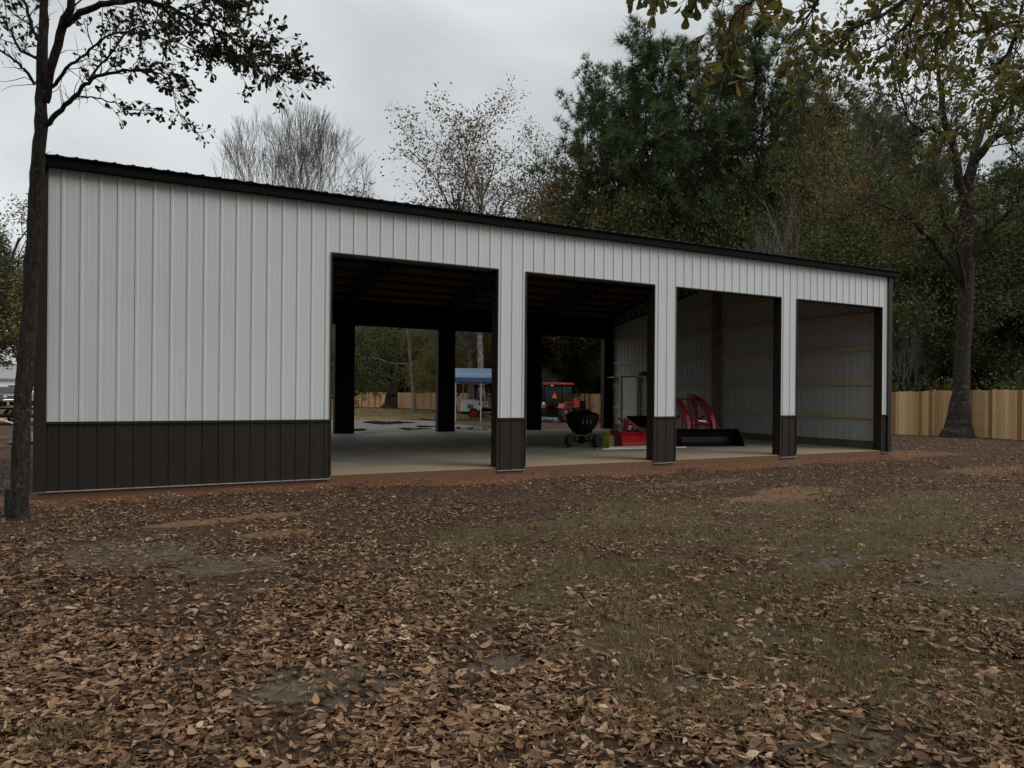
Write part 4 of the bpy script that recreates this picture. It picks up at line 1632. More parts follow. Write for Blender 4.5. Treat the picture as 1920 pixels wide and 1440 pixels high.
def pickup(px, Z, rz, paint, label):
    g_ = ground_at(px, Z)
    t_ = empty('pickup_truck', (g_[0], g_[1], g_[2]), rz)          # local +x = forward
    tag(t_, label, 'truck', 'pickup trucks on the far lawn')
    MB().prism([(-2.8, .55), (2.75, .55), (2.85, .75), (2.82, 1.15), (1.35, 1.28), (-2.8, 1.28)], -.98, .98, 'y').build('body', paint, t_, .06)
    cb_ = MB().prism([(-1.05, 1.282), (1.30, 1.282), (.62, 1.90), (-.85, 1.92)], -.90, .90, 'y').build('cab', paint, t_, .05)
    MB().prism([(-.85, 1.33), (.95, 1.33), (.50, 1.80), (-.75, 1.82)], -.915, .915, 'y').build('side_windows', M['window_glass'], cb_)
    MB().add([(1.22, -.78, 1.36), (1.22, .78, 1.36), (.70, .74, 1.84), (.70, -.74, 1.84), (1.26, -.78, 1.37), (1.26, .78, 1.37), (.74, .74, 1.85), (.74, -.74, 1.85)],
             [(0, 1, 2, 3), (4, 7, 6, 5), (0, 4, 5, 1), (1, 5, 6, 2), (2, 6, 7, 3), (3, 7, 4, 0)]).build('windscreen', M['window_glass'], cb_)
    MB().box((2.84, -.62, .78), (2.885, .62, 1.12)).build('grille', M['chrome'], t_, .01)
    MB().box((2.78, -.98, .48), (2.95, .98, .70)).build('bumper', M['chrome'], t_, .03)
    for sy in (-1, 1):
        MB().box((2.80, sy * .80 - .15, .88), (2.875, sy * .80 + .15, 1.12)).build('headlight', M['white_trim'], t_, .01)
        for x in (-1.75, 1.85):
            wheel(t_, (x, sy * .86, .39), 0, .39, .26, M['rubber'], M['grey_paint'], 'wheel', 0, .62)


pickup(4, 70, rad(-62), M['truck_blue'], 'dark blue pickup truck with chrome bumper parked before the white house')
pickup(27, 75, rad(-50), M['truck_silver'], 'silver pickup truck half hidden by the tree trunk before the white house')
pickup(64, 78, rad(-50), M['white_paint'], 'white pickup truck glimpsed between the near tree trunk and the barn corner')

g = ground_at(8, 33)
tl_ = empty('utility_trailer', (g[0], g[1], g[2]), -YAW + .06)
tag(tl_, 'low black utility trailer with open side rails and a lumber ramp', 'trailer')
MB().box((-1.9, -.9, .38), (1.9, .9, .44)).build('deck', M['black_metal'], tl_)
f_ = MB()
for sy in (-1, 1):
    f_.bar((-1.9, sy * .9, .74), (1.9, sy * .9, .74), .05)
    f_.bar((-1.9, sy * .9, .40), (1.9, sy * .9, .40), .06, .10)
    for x in (-1.88, -.95, 0, .95, 1.88):
        f_.bar((x, sy * .9, .38), (x, sy * .9, .74), .05)
f_.bar((1.9, .5, .40), (3.0, 0, .42), .07).bar((1.9, -.5, .40), (3.0, 0, .42), .07)
f_.build('frame', M['black_metal'], tl_)
for sy in (-1, 1):
    wheel(tl_, (-.2, sy * 1.06, .30), 0, .30, .18, M['rubber'], M['white_trim'], 'wheel', 0, .6)
    MB().prism([(-.65, .45), (-.5, .66), (.1, .66), (.25, .45), (.2, .45), (.08, .62), (-.48, .62), (-.60, .45)], sy * 1.06 - .14, sy * 1.06 + .14, 'y').build('fender', M['black_metal'], tl_)
MB().bar((.2, -1.25, .40), (1.7, -1.6, .03), .14, .04).build('ramp_board', M['lumber'], tl_)

# weathered stake beside the near tree
g = on_ground(13, 968)
M['stake'] = pm('stake_wood', (.06, .05, .04), (.03, .026, .022), 14, rough=.9, bump=.3, stretch=(3, 3, .5))
M['stake_top'] = pm('stake_cut', (.22, .20, .165), (.14, .13, .11), 14, rough=.9, stretch=(3, 3, .5))
sk = empty('stake', (g[0], g[1], g[2] - .02), .3)
tag(sk, 'short weathered wooden stake with a pale top against the near trunk', 'stake')
MB().box((-.028, -.028, -.05), (.028, .028, .34)).build('shaft', M['stake'], sk, .004)
MB().box((-.027, -.027, .341), (.027, .027, .44)).build('cap', M['stake_top'], sk, .006)

# ------------------------------------------------------------------ near tree on the left
def poly_px(pts, n=None):
    """pts: (px, py, Z, radius) -> smooth 3D line and radii"""
    P_ = np.array([at(a, b, c) for a, b, c, _ in pts])
    r_ = np.array([d for *_, d in pts])
    t = np.arange(len(pts))
    n = n or (len(pts) - 1) * 4 + 1
    tt = np.linspace(0, len(pts) - 1, n)
    # Catmull-Rom through the points
    out = []
    for u in tt:
        i = min(int(u), len(pts) - 2)
        f = u - i
        p0, p1, p2, p3 = P_[max(i - 1, 0)], P_[i], P_[i + 1], P_[min(i + 2, len(pts) - 1)]
        out.append(.5 * ((2 * p1) + (-p0 + p2) * f + (2 * p0 - 5 * p1 + 4 * p2 - p3) * f ** 2 + (-p0 + 3 * p1 - 3 * p2 + p3) * f ** 3))
    return np.array(out), np.interp(tt, t, r_)


def dress(rng, line, t0, count, tl, spec_sub, per, size, out_l, tmpl, spread=.02, droop=.1, up=.02, ang=.8):
    """grow twigs with leaves along a limb; returns leaf pieces"""
    pts, rs = line
    tw = []
    n = len(pts) - 1
    for c in range(count):
        f = (t0 + (1 - t0) * ((c + rng.uniform(0, 1)) / count)) * n
        i = min(int(f), n - 1)
        p = pts[i] + (pts[i + 1] - pts[i]) * (f - i)
        d = dev(rng, unit(pts[i + 1] - pts[i]), ang * rng.uniform(.5, 1.4))
        d = unit(d + np.array([0, 0, up * 5]))
        L = tl * rng.uniform(.5, 1.3)
        a, b = walk(rng, p, d, L, max(.004, min(.012, rs[i] * .5)), .0025, 5, .18, up)
        out_l.append((a, b))
        tw.append(a[2:])
        for s in range(spec_sub):
            j = rng.integers(1, 5)
            dd = dev(rng, unit(a[j] - a[j - 1]), rng.uniform(.4, 1.0))
            a2, b2 = walk(rng, a[j], dd, L * rng.uniform(.35, .7), .004, .002, 4, .2, up)
            out_l.append((a2, b2))
            tw.append(a2[1:])
    return leaves_on(rng, tw, per, size, spread, tmpl, droop)


rng = np.random.default_rng(5)
ZT = 8.75
gb = on_ground(32, 972)
ZT = float((gb - CAM) @ _F)
base = at(32, 972, ZT)
tline = poly_px([(33, 990, ZT, 0.150), (35, 955, ZT, 0.105), (40, 850, ZT, 0.090), (46, 720, ZT, 0.086), (54, 600, ZT, 0.081), (62, 480, ZT, 0.078), (69, 360, ZT, 0.072), (74, 260, ZT, 0.066),
                 (78, 160, ZT, 0.061), (80, 60, ZT, 0.050), (84, -80, ZT, 0.044), (90, -280, ZT, 0.033), (90, -480, ZT - .3, 0.015)], 60)
tl2 = tline[0] + rng.normal(size=tline[0].shape) * .006
rr2 = tline[1] * (1 + rng.normal(size=len(tline[1])) * .05)
for kn in (17, 24, 29, 36):     # old branch knots
    rr2[kn] *= 1.16
nt = empty('oak_tree', tuple(base))
tag(nt, 'slim dark trunked oak at the left barn corner with leafy boughs arching over the yard', 'tree')
off = base[None]
trunk_lines = [(tl2 - off, rr2)]
br = []
leaf_parts = []
Zb = ZT
limbs = [
    # path, first leaf position, twigs, twig length, sub, leaves per twig, leaf size
    ([(84, 190, Zb, .055), (98, 120, Zb - .1, .052), (118, 50, Zb - .2, .048), (134, 0, Zb - .3, .042), (150, -90, Zb - .3, .03), (170, -230, Zb - .5, .012)], .55, 19, .7, 3, 6, .085),
    ([(122, 48, Zb - .2, .04), (150, 24, Zb - .3, .036), (190, 8, Zb - .45, .032), (240, 2, Zb - .6, .028), (300, 8, Zb - .8, .024), (350, 30, Zb - .95, .020), (405, 55, Zb - 1.1, .015), (460, 90, Zb - 1.2, .010), (505, 120, Zb - 1.3, .005)], .40, 34, .42, 3, 7, .070),
    ([(240, 2, Zb - .6, .022), (310, -30, Zb - .8, .02), (370, -20, Zb - .9, .016), (420, 15, Zb - 1.0, .010), (460, 45, Zb - 1.1, .005)], .3, 21, .42, 3, 7, .070),
    ([(300, 8, Zb - .8, .018), (350, 60, Zb - .7, .015), (410, 100, Zb - .8, .011), (465, 115, Zb - .9, .008), (520, 128, Zb - 1., .006), (568, 148, Zb - 1.05, .003)], .25, 27, .26, 3, 7, .068),
    ([(88, 235, Zb, .034), (115, 205, Zb - .05, .028), (145, 175, Zb - .1, .024), (165, 152, Zb - .15, .021), (205, 138, Zb - .25, .017), (260, 132, Zb - .35, .013), (300, 138, Zb - .4, .009), (322, 165, Zb - .45, .006), (330, 210, Zb - .45, .003)], .42, 22, .32, 2, 5, .078),
    ([(98, 165, Zb, .026), (125, 130, Zb - .1, .022), (160, 100, Zb - .2, .018), (200, 70, Zb - .3, .014), (250, 60, Zb - .4, .010), (330, 80, Zb - .5, .007), (380, 105, Zb - .55, .004)], .35, 18, .36, 2, 5, .068),
    ([(148, 182, Zb - .1, .012), (180, 182, Zb - .1, .010), (215, 195, Zb - .15, .008), (250, 208, Zb - .2, .006), (298, 204, Zb - .2, .003)], .25, 10, .18, 1, 4, .085),
    ([(165, 152, Zb - .15, .014), (200, 110, Zb - .1, .011), (240, 60, Zb - .1, .009), (300, 40, Zb - .1, .006)], .3, 13, .4, 2, 5, .075),
    ([(66, 158, Zb, .022), (45, 130, Zb - .1, .018), (20, 108, Zb - .2, .014), (-20, 85, Zb - .3, .010), (-70, 60, Zb - .4, .005)], .3, 9, .35, 1, 4, .075),
    ([(70, 75, Zb, .024), (58, 40, Zb + .1, .020), (45, 0, Zb + .1, .016), (30, -60, Zb + .1, .010)], .25, 9, .5, 2, 4, .075),
    ([(72, 110, Zb, .02), (40, 95, Zb - .1, .016), (15, 50, Zb - .2, .012), (-10, 20, Zb - .3, .009), (-60, -20, Zb - .4, .005)], .2, 15, .4, 2, 5, .075),
    ([(84, -80, Zb, .05), (40, -160, Zb, .035), (-40, -240, Zb, .02), (-120, -280, Zb, .008)], .2, 19, .7, 3, 6, .08),
    ([(88, -180, Zb, .05), (180, -260, Zb - 1.2, .035), (330, -330, Zb - 2.4, .02), (520, -400, Zb - 3.2, .008)], .2, 30, .8, 4, 7, .085),  # unseen upper limbs from here on, added to shade the left wall
    ([(88, -220, Zb, .05), (0, -300, Zb - 1.4, .035), (-60, -420, Zb - 2.6, .02), (-60, -600, Zb - 3.4, .008)], .2, 30, .8, 4, 7, .085),
    ([(90, -330, Zb, .05), (200, -420, Zb - .8, .035), (380, -480, Zb - 1.5, .02), (640, -480, Zb - 2.0, .008)], .2, 33, .8, 4, 7, .085),
    ([(90, -280, Zb, .04), (160, -340, Zb - .4, .03), (280, -330, Zb - .8, .02), (400, -260, Zb - 1.2, .008)], .2, 22, .7, 3, 6, .08),
]
for path, t0, cnt, tlg, sub, per, size in limbs:
    ln = poly_px(path)
    ln = (ln[0] + rng.normal(size=ln[0].shape) * .008, ln[1])
    br.append((ln[0], ln[1]))
    tw = []
    leaf_parts.append(dress(rng, ln, t0, cnt, tlg, sub, per, size, br, T_OBOV))
    # bare side twigs on the inner part
    for c in range(6):
        i = rng.integers(0, max(1, int(t0 * len(ln[0]))) + 1)
        i = min(i, len(ln[0]) - 2)
        br.append(walk(rng, ln[0][i], dev(rng, unit(ln[0][i + 1] - ln[0][i]), .9), rng.uniform(.15, .5), .006, .0015, 5, .25, .05))
for k in range(10):     # stubs and epicormic shoots on the trunk
    i = rng.integers(30, 48)
    br.append(walk(rng, tl2[i], dev(rng, np.array([0, 0, 1.0]), 1.2), rng.uniform(.12, .4), .006, .0015, 5, .3, .05))
link('trunk', tubes_mesh('trunk', trunk_lines, BM['near'], 14), nt)
link('branches', tubes_mesh('branches', [(p - off, r) for p, r in br], BM['near'], 6), nt)
v, f, r = merge(leaf_parts)
link('crown', np_mesh('crown', v - off, f, LM['near_green'], r), nt)

# ------------------------------------------------------------------ oak whose boughs hang into the upper right, trunk beyond the frame
rng = np.random.default_rng(23)
gb = ground_at(2550, 5.2)
ov = empty('overhanging_oak', tuple(gb))
tag(ov, 'oak boughs with broad olive leaves hanging in from the upper right edge', 'tree')
off = gb[None]
hi_z = 7.5
top = gb + np.array([-.3, .2, 6.2])
trunk = np.array([gb + np.array([0, 0, -.2]), gb + np.array([.02, 0, 1.2]), gb + np.array([-.05, .08, 2.8]), gb + np.array([-.18, .1, 4.4]), top])
link('trunk', tubes_mesh('trunk', [(trunk - off, np.array([.30, .22, .2, .18, .15]))], BM['dark'], 12), ov)
br, lp = [], []
J = lambda t: trunk[3] + (trunk[4] - trunk[3]) * t


def bough(start, pts, r0, t0, cnt, tlg, sub, per, size, up=-.03):
    P_ = [start] + [at(a, b, c) for a, b, c in pts]
    P_ = np.array(P_)
    n = len(P_)
    tt = np.linspace(0, n - 1, (n - 1) * 5 + 1)
    L_ = np.stack([np.interp(tt, np.arange(n), P_[:, k]) for k in range(3)], 1) + rng.normal(size=(len(tt), 3)) * .012
    R_ = np.linspace(r0, .004, len(tt))
    br.append((L_, R_))
    lp.append(dress(rng, (L_, R_), t0, cnt, tlg, sub, per, size, br, T_OBOV, .02, .35, up))


bough(J(.2), [(2150, -120, 5.0), (1900, -160, 4.8), (1650, -130, 4.6), (1480, -70, 4.4), (1390, 10, 4.3), (1345, 95, 4.25)], .035, .72, 11, .30, 2, 5, .088)
bough(at(1560, -110, 4.5), [(1450, -80, 4.3), (1350, -60, 4.2), (1270, -35, 4.1), (1215, -18, 4.05)], .02, .3, 14, .2, 2, 5, .085)
bough(at(1650, -130, 4.6), [(1570, -40, 4.7), (1520, 10, 4.8), (1490, 70, 4.85)], .022, .35, 10, .26, 1, 4, .085)
bough(J(.6), [(2200, -60, 6.0), (1950, -60, 5.9), (1760, -20, 5.8), (1640, 30, 5.7), (1570, 70, 5.7), (1510, 100, 5.7)], .032, .55, 19, .42, 3, 5, .088)
bough(at(1760, -20, 5.8), [(1700, 50, 5.9), (1650, 90, 6.0), (1600, 110, 6.0)], .02, .1, 14, .34, 2, 5, .088)
bough(J(.9), [(2250, -20, 7.0), (2050, -10, 7.0), (1930, 30, 7.0), (1850, 60, 7.0), (1760, 60, 7.0), (1700, 70, 7.0)], .034, .45, 25, .6, 3, 6, .09)
bough(at(1930, 30, 7.0), [(1880, 120, 7.2), (1830, 190, 7.3), (1800, 240, 7.3)], .02, .05, 16, .5, 2, 5, .088)
bough(J(.4), [(2120, 60, 6.0), (1990, 90, 6.2), (1920, 150, 6.3), (1880, 200, 6.3)], .05, .45, 16, .45, 3, 5, .088)
bough(at(1650, -130, 4.6), [(1750, -60, 5.0), (1800, -10, 5.3), (1830, 30, 5.4)], .02, .1, 16, .45, 3, 5, .088)
link('branches', tubes_mesh('branches', [(p - off, r) for p, r in br], BM['dark'], 5), ov)
v, f, r = merge(lp)
link('crown', np_mesh('crown', v - off, f, LM['overhang'], r), ov)

# ------------------------------------------------------------------ big lichen-covered tree by the right fence
rng = np.random.default_rng(31)
ZR = 27.0
gb = ground_at(1797, ZR)
lt = empty('lichen_tree', tuple(gb))
tag(lt, 'large broad based tree with lichen patched trunk before the right fence', 'tree')
off = gb[None]
tp = poly_px([(1796, 832, ZR, .72), (1796, 818, ZR, .60), (1796, 803, ZR, .47), (1797, 787, ZR, .40), (1799, 755, ZR, .34), (1802, 730, ZR, .28), (1806, 640, ZR, .265), (1811, 560, ZR, .26), (1813, 480, ZR, .25), (1813, 400, ZR, .225), (1816, 330, ZR, .20)], 40)
tln = [(tp[0] + rng.normal(size=tp[0].shape) * .018 - off, tp[1] * (1 + rng.normal(size=40) * .022))]
br, tw = [], []
SPEC = [(6, .7, .6, .03, .15, .15), (5, .7, .55, .02, .2, .2), (0, 0, 0, .0, .25, 0)]
for path, n_ in [([(1814, 410, ZR, .20), (1800, 340, ZR - .3, .18), (1785, 265, ZR - .6, .15), (1766, 205, ZR - .8, .12), (1762, 130, ZR - 1, .08), (1745, 40, ZR - 1, .05), (1740, -60, ZR - 1, .02)], 22),
                 ([(1816, 335, ZR, .22), (1840, 285, ZR - .3, .17), (1880, 250, ZR - .7, .14), (1925, 240, ZR - 1, .10), (1990, 200, ZR - 1.4, .06), (2050, 150, ZR - 1.6, .02)], 18),
                 ([(1816, 335, ZR, .20), (1835, 260, ZR + .3, .16), (1870, 190, ZR + .5, .12), (1890, 110, ZR + .6, .09), (1915, 20, ZR + .6, .05), (1930, -80, ZR + .6, .02)], 20),
                 ([(1785, 265, ZR - .6, .10), (1750, 240, ZR - .9, .08), (1725, 242, ZR - 1.2, .06), (1700, 215, ZR - 1.4, .045), (1685, 160, ZR - 1.5, .03), (1670, 90, ZR - 1.6, .012)], 16),
                 ([(1811, 545, ZR, .13), (1775, 490, ZR - .6, .10), (1735, 440, ZR - 1.1, .08), (1700, 405, ZR - 1.4, .06), (1655, 385, ZR - 1.8, .03), (1620, 370, ZR - 2, .012)], 14),
                 ([(1813, 500, ZR, .12), (1850, 440, ZR - .4, .10), (1890, 400, ZR - .8, .07), (1930, 360, ZR - 1.1, .05), (1985, 330, ZR - 1.3, .02)], 14),
                 ([(1812, 560, ZR, .09), (1795, 470, ZR - .9, .07), (1770, 410, ZR - 1.4, .05), (1755, 340, ZR - 1.6, .03), (1750, 280, ZR - 1.7, .012)], 14)]:
    ln = poly_px(path)
    ln = (ln[0] + rng.normal(size=ln[0].shape) * .03, ln[1])
    br.append(ln)
    m_ = len(ln[0]) - 1
    for c in range(n_):
        q = (.22 + .78 * (c + rng.random()) / n_) * m_
        i = min(int(q), m_ - 1)
        p_ = ln[0][i] + (ln[0][i + 1] - ln[0][i]) * (q - i)
        grow(rng, p_, dev(rng, unit(ln[0][i + 1] - ln[0][i]), .8), rng.uniform(.9, 2.0), min(.03, ln[1][i] * .5), 0, SPEC, br, tw)
link('trunk', tubes_mesh('trunk', tln, BM['lichen'], 14), lt)
link('branches', tubes_mesh('branches', [(p - off, r) for p, r in br], BM['lichen'], 6), lt)
tw = [t for t in tw if rng.random() < .62]
v, f, r = leaves_on(rng, tw, 5, .13, .10)
LM['mixed'] = leaf_mat('mixed_leaves', [(0, (.06, .062, .022)), (.55, (.11, .105, .038)), (.8, (.15, .11, .045)), (1, (.21, .11, .05))], rough=.65, trans=.35)
link('crown', np_mesh('crown', v - off, f, LM['mixed'], r), lt)

# ------------------------------------------------------------------ trees behind the barn and beyond the fences
PROTO = {}
FARW = True


def proto(kind, builder, bark, leafm, nm):
    def get():
        l0, l1, cr = builder()
        r_ = tree_obj(nm, (0, 0, 0), (l0, l1), cr, BM[bark], LM[leafm] if leafm else None)
        return r_
    PROTO[kind] = [get, None]


proto('pine1', lambda: make_pine(1, 24, .50, 3.9), 'dark', 'pine', 'pine_tree')
proto('pine2', lambda: make_pine(2, 24, .60, 3.5), 'dark', 'pine', 'pine_tree')
proto('pine3', lambda: make_pine(3, 24, .32, 4.6), 'dark', 'pine', 'pine_tree')
proto('ever1', lambda: make_broad(4, 14, .22, per=22, size=.19, spread=.27), 'dark', 'evergreen', 'evergreen_tree')
proto('ever2', lambda: make_broad(5, 14, .30, per=20, size=.18, spread=.30), 'dark', 'evergreen', 'evergreen_tree')
proto('olive1', lambda: make_broad(6, 14, .30, per=12, size=.17, spread=.28), 'grey', 'olive', 'broadleaf_tree')
proto('brown1', lambda: make_broad(8, 14, .28, per=26, size=.14, spread=.26, r=.15, spec=[(8, .6, .6, .06, .1, .15), (6, .6, .55, .05, .14, .2), (5, .6, .5, .03, .16, .2), (0, 0, 0, .03, .2, 0)]), 'grey', 'brown', 'broadleaf_tree')
proto('yell1', lambda: make_broad(9, 14, .22, per=14, size=.18, spread=.3), 'grey', 'yellowish', 'broadleaf_tree')
proto('bare1', lambda: make_bare(10), 'twig', None, 'bare_tree')
proto('thin1', lambda: make_broad(12, 14, .40, per=0, spec=[(7, .5, .6, .08, .1, .1), (6, .5, .6, .06, .14, .2), (4, .5, .6, .05, .16, .2), (0, 0, 0, .05, .2, 0)], r=.13), 'pale', None, 'bare_tree')


def tree(kind, px, Z, ytop, label, group=None, rz=None, wide=1.0, name=None, hbase=None):
    g_ = ground_at(px, Z)
    ztop_ = CAM[2] + (745 - ytop) / FPX * Z
    h0 = {'p': 24.0}.get(kind[0], 14.0)
    if kind == 'bare1':
        h0 = 15.0
    ent = PROTO[kind]
    if ent[1] is None:
        ent[1] = ent[0]()
        o = ent[1]
        parts_ = {ch.name.split('.')[0]: ch for ch in o.children}
        m_ = parts_.get('crown', parts_.get('branches')).data
        zs = np.empty(len(m_.vertices) * 3, np.float32)
        m_.vertices.foreach_get('co', zs)
        zmax = float(np.percentile(zs[2::3], 99.3))
        ent.append(zmax)
    else:
        o = copy_tree(ent[1])
    s = (ztop_ - g_[2]) / ent[2]
    o.location = tuple(g_)
    o.scale = (s * wide, s * wide, s)
    o.rotation_euler = (0, 0, rz if rz is not None else random.uniform(0, 6.28))
    for k in ('group',):
        if k in o.keys():
            del o[k]
    tag(o, label, 'tree', group)
    return o


GP = 'tall pines beyond the right fence'
for px, Z, yt, kd, w in [(1092, 57, 170, 'pine1', .95), (1140, 54, 140, 'pine3', .8), (1185, 51, 100, 'pine2', 1.1), (1235, 51, 66, 'pine1', 1.0), (1290, 49, 58, 'pine3', .8), (1345, 52, 64, 'pine2', 1.15),
                         (1395, 49, 96, 'pine1', 1.0), (1440, 53, 130, 'pine3', .8), (1160, 60, 160, 'pine2', 1.2), (1320, 62, 100, 'pine3', .8), (1480, 54, 165, 'pine2', 1.2), (1550, 58, 185, 'pine2', 1.2), (1600, 62, 200, 'pine2', 1.2), (1640, 56, 225, 'pine2', 1.1)]:
    tree(kd, px, Z, yt, 'tall dark green pine in the clump rising over the right half of the roof', GP, wide=w)
for px, Z, yt, kd, w in [(1700, 44, 245, 'pine2', 1.0), (1765, 52, 290, 'pine1', 1.0), (1905, 46, 300, 'pine1', 1.0), (1850, 56, 330, 'pine3', 1.0), (1985, 40, 240, 'pine3', .9)]:
    tree(kd, px, Z, yt, 'dark pine beyond the fence behind the big lichen covered tree', 'pines behind the lichen tree', wide=w)
for px, Z, yt, kd, w in [(1110, 56, 300, 'ever1', .9), (1190, 52, 285, 'ever2', .8), (1280, 48, 250, 'ever1', .8), (1365, 47, 300, 'ever2', .6), (1240, 64, 250, 'ever2', .9), (1400, 60, 230, 'ever1', .8), (1075, 62, 340, 'ever2', .8), (1520, 56, 265, 'ever2', .5), (1660, 50, 290, 'ever2', .6)]:
    tree(kd, px, Z, yt, 'dense dark evergreen tree among the pines over the right half of the roof', 'evergreens among the pines', wide=w)
for px, Z, yt, kd, w in [(1545, 48, 150, 'brown1', .6), (1500, 52, 170, 'thin1', .6), (1655, 46, 150, 'thin1', .55), (1595, 55, 130, 'thin1', .6)]:
    tree(kd, px, Z, yt, 'thin grey brown tree with sparse rusty leaves over the right end of the roof', 'sparse trees over the roof end', wide=w)
for px, Z, yt, kd, w in [(1572, 44, 255, 'olive1', .8), (1620, 43, 330, 'olive1', .8), (1665, 41, 400, 'olive1', .9), (1530, 42, 400, 'olive1', .9)]:
    tree(kd, px, Z, yt, 'olive green broadleaf tree close behind the right end of the roof', 'olive trees behind the roof end', wide=w)
for px, Z, yt, kd, w in [(1715, 37, 330, 'ever1', 1.0), (1770, 39, 400, 'ever2', 1.1), (1840, 36, 420, 'ever1', 1.0), (1905, 35, 380, 'ever2', 1.1), (1690, 42, 440, 'ever2', 1.2), (1965, 34, 360, 'ever1', 1.0), (1870, 42, 350, 'ever2', 1.0), (1735, 48, 300, 'ever1', 1.0),
                         (2050, 33, 300, 'ever2', 1.0), (2150, 32, 280, 'ever1', 1.0), (1800, 52, 330, 'ever1', 1.1)]:
    tree(kd, px, Z, yt, 'dense dark evergreen tree growing just beyond the right board fence', 'evergreens beyond the right fence', wide=w)

o = tree('bare1', 552, 46, 222, 'leafless tree with a rounded crown of fine grey twigs over the left roof', None, rz=.8, wide=1.0)
tree('brown1', 885, 49, 226, 'sparse rusty leaved tree over the middle of the roof with an airy spreading crown', None, rz=.4, wide=1.12)
tree('brown1', 990, 54, 255, 'sparse rusty leaved tree over the roof beside the dark pine clump', None, rz=2.5, wide=.8)
tree('yell1', 1000, 57, 345, 'low olive tree peeping over the roof left of the pine clump', None, wide=.9)

# pale trunks seen through the bays
def slim(px, Z, ytop, r0, nm, label, bark, seed, leafm=None, limbs_=()):
    rng_ = np.random.default_rng(seed)
    g_ = ground_at(px, Z)
    H_ = CAM[2] + (742 - ytop) / FPX * Z - g_[2]
    pts, rs = walk(rng_, (0, 0, -.15), (rng_.normal() * .03, 0, 1), H_, r0, r0 * .35, 14, .025, .03)
    rs[0] *= 1.5
    root = empty(nm, tuple(g_))
    tag(root, label, 'tree')
    ls, tw_ = [], []
    for k in range(9):
        i = rng_.integers(5, 14)
        grow(rng_, pts[i], dev(rng_, np.array([0, 0, 1.0]), rng_.uniform(.5, 1.0)), H_ * .22, r0 * .3, 0, [(5, .6, .6, .05, .15, .2), (4, .6, .55, .03, .2, .2), (0, 0, 0, .0, .22, 0)], ls, tw_)
    for a_, l_, up_ in limbs_:
        i = int(a_ * 14)
        ls.append(walk(rng_, pts[i], unit(np.array([-_R[0], -_R[1], up_])), l_, r0 * .4, .02, 8, .16, .02))
    link('trunk', tubes_mesh('trunk', [(pts, rs)], bark, 9), root)
    link('branches', tubes_mesh('branches', ls, bark, 5), root)
    if leafm:
        v_, f_2, r_2 = leaves_on(rng_, tw_, 7, .17, .12)
        link('crown', np_mesh('crown', v_, f_2, leafm, r_2), root)
    return root


slim(777, 55, 450, .17, 'slim_tree', 'slim pale trunked tree on the lawn seen through the left bay', BM['pale'], 41, None, ((.30, 3.4, .5), (.5, 3, .9)))
slim(905, 46.5, 330, .24, 'lichen_trunk_tree', 'mottled pale trunked tree standing in front of the white loader', BM['pale'], 42, LM['brown'])
slim(1078, 62, 560, .09, 'sapling', 'thin pale crooked sapling rising behind the orange tractor', BM['pale'], 43)

# leaning live oak by the fence corner
def live_oak():
    rng_ = np.random.default_rng(52)
    Z = 78.0
    g_ = ground_at(735, Z)
    root = empty('live_oak', tuple(g_))
    tag(root, 'leaning live oak with long low limbs by the far fence corner', 'tree')
    A = lambda px, py, dz=0: at(px, py, Z + dz) - g_
    ls, tw_ = [], []

    def path(pts, r):
        P_ = np.array(pts)
        n = len(P_)
        tt = np.linspace(0, n - 1, (n - 1) * 4 + 1)
        L_ = np.stack([np.interp(tt, np.arange(n), P_[:, k]) for k in range(3)], 1) + rng_.normal(size=(len(tt), 3)) * .06
        return L_, np.interp(tt, np.arange(n), r)
    tr_ = path([A(731, 768), A(732, 758), A(736, 735), A(741, 712)], [1.0, .72, .55, .50])
    for pts, r in [([A(741, 714), A(725, 708, -1), A(705, 698, -2), A(685, 690, -3), A(655, 692, -3), A(630, 700, -2)], [.36, .3, .26, .2, .14, .06]),
                   ([A(741, 714), A(752, 702, 1), A(768, 696, 2), A(790, 690, 2), A(815, 680, 3)], [.36, .3, .22, .15, .06]),
                   ([A(741, 714), A(744, 690), A(738, 665, 2), A(745, 630, 3), A(740, 600, 3)], [.36, .3, .24, .18, .1]),
                   ([A(705, 698, -2), A(690, 670, -2), A(672, 650, -1), A(655, 640, 0)], [.2, .16, .12, .05]),
                   ([A(768, 696, 2), A(780, 660, 1), A(800, 640, 0), A(830, 630, 0)], [.2, .16, .1, .05]),
                   ([A(685, 722, -3), A(670, 738, -4), A(650, 743, -4), A(625, 746, -4)], [.12, .12, .10, .05]),
                   ([A(705, 698, -2), A(696, 708, -3), A(685, 722, -3)], [.18, .14, .12])]:
        ln = path(pts, r)
        ls.append(ln)
        for c in range(16):
            i = rng_.integers(3, len(ln[0]) - 1)
            grow(rng_, ln[0][i], unit(dev(rng_, unit(ln[0][i] - ln[0][i - 1]), 1.0) + np.array([0, 0, .4])), rng_.uniform(1.5, 3.2), .06, 0, [(5, .8, .6, .03, .2, .2), (4, .8, .55, .0, .25, .2), (0, 0, 0, -.05, .25, 0)], ls, tw_)
    link('trunk', tubes_mesh('trunk', [tr_], BM['dark'], 10), root)
    link('branches', tubes_mesh('branches', ls, BM['dark'], 6), root)
    v_, f_2, r_2 = leaves_on(rng_, tw_, 7, .20, .30, droop=.3)
    link('crown', np_mesh('crown', v_, f_2, LM['evergreen'], r_2), root)


live_oak()

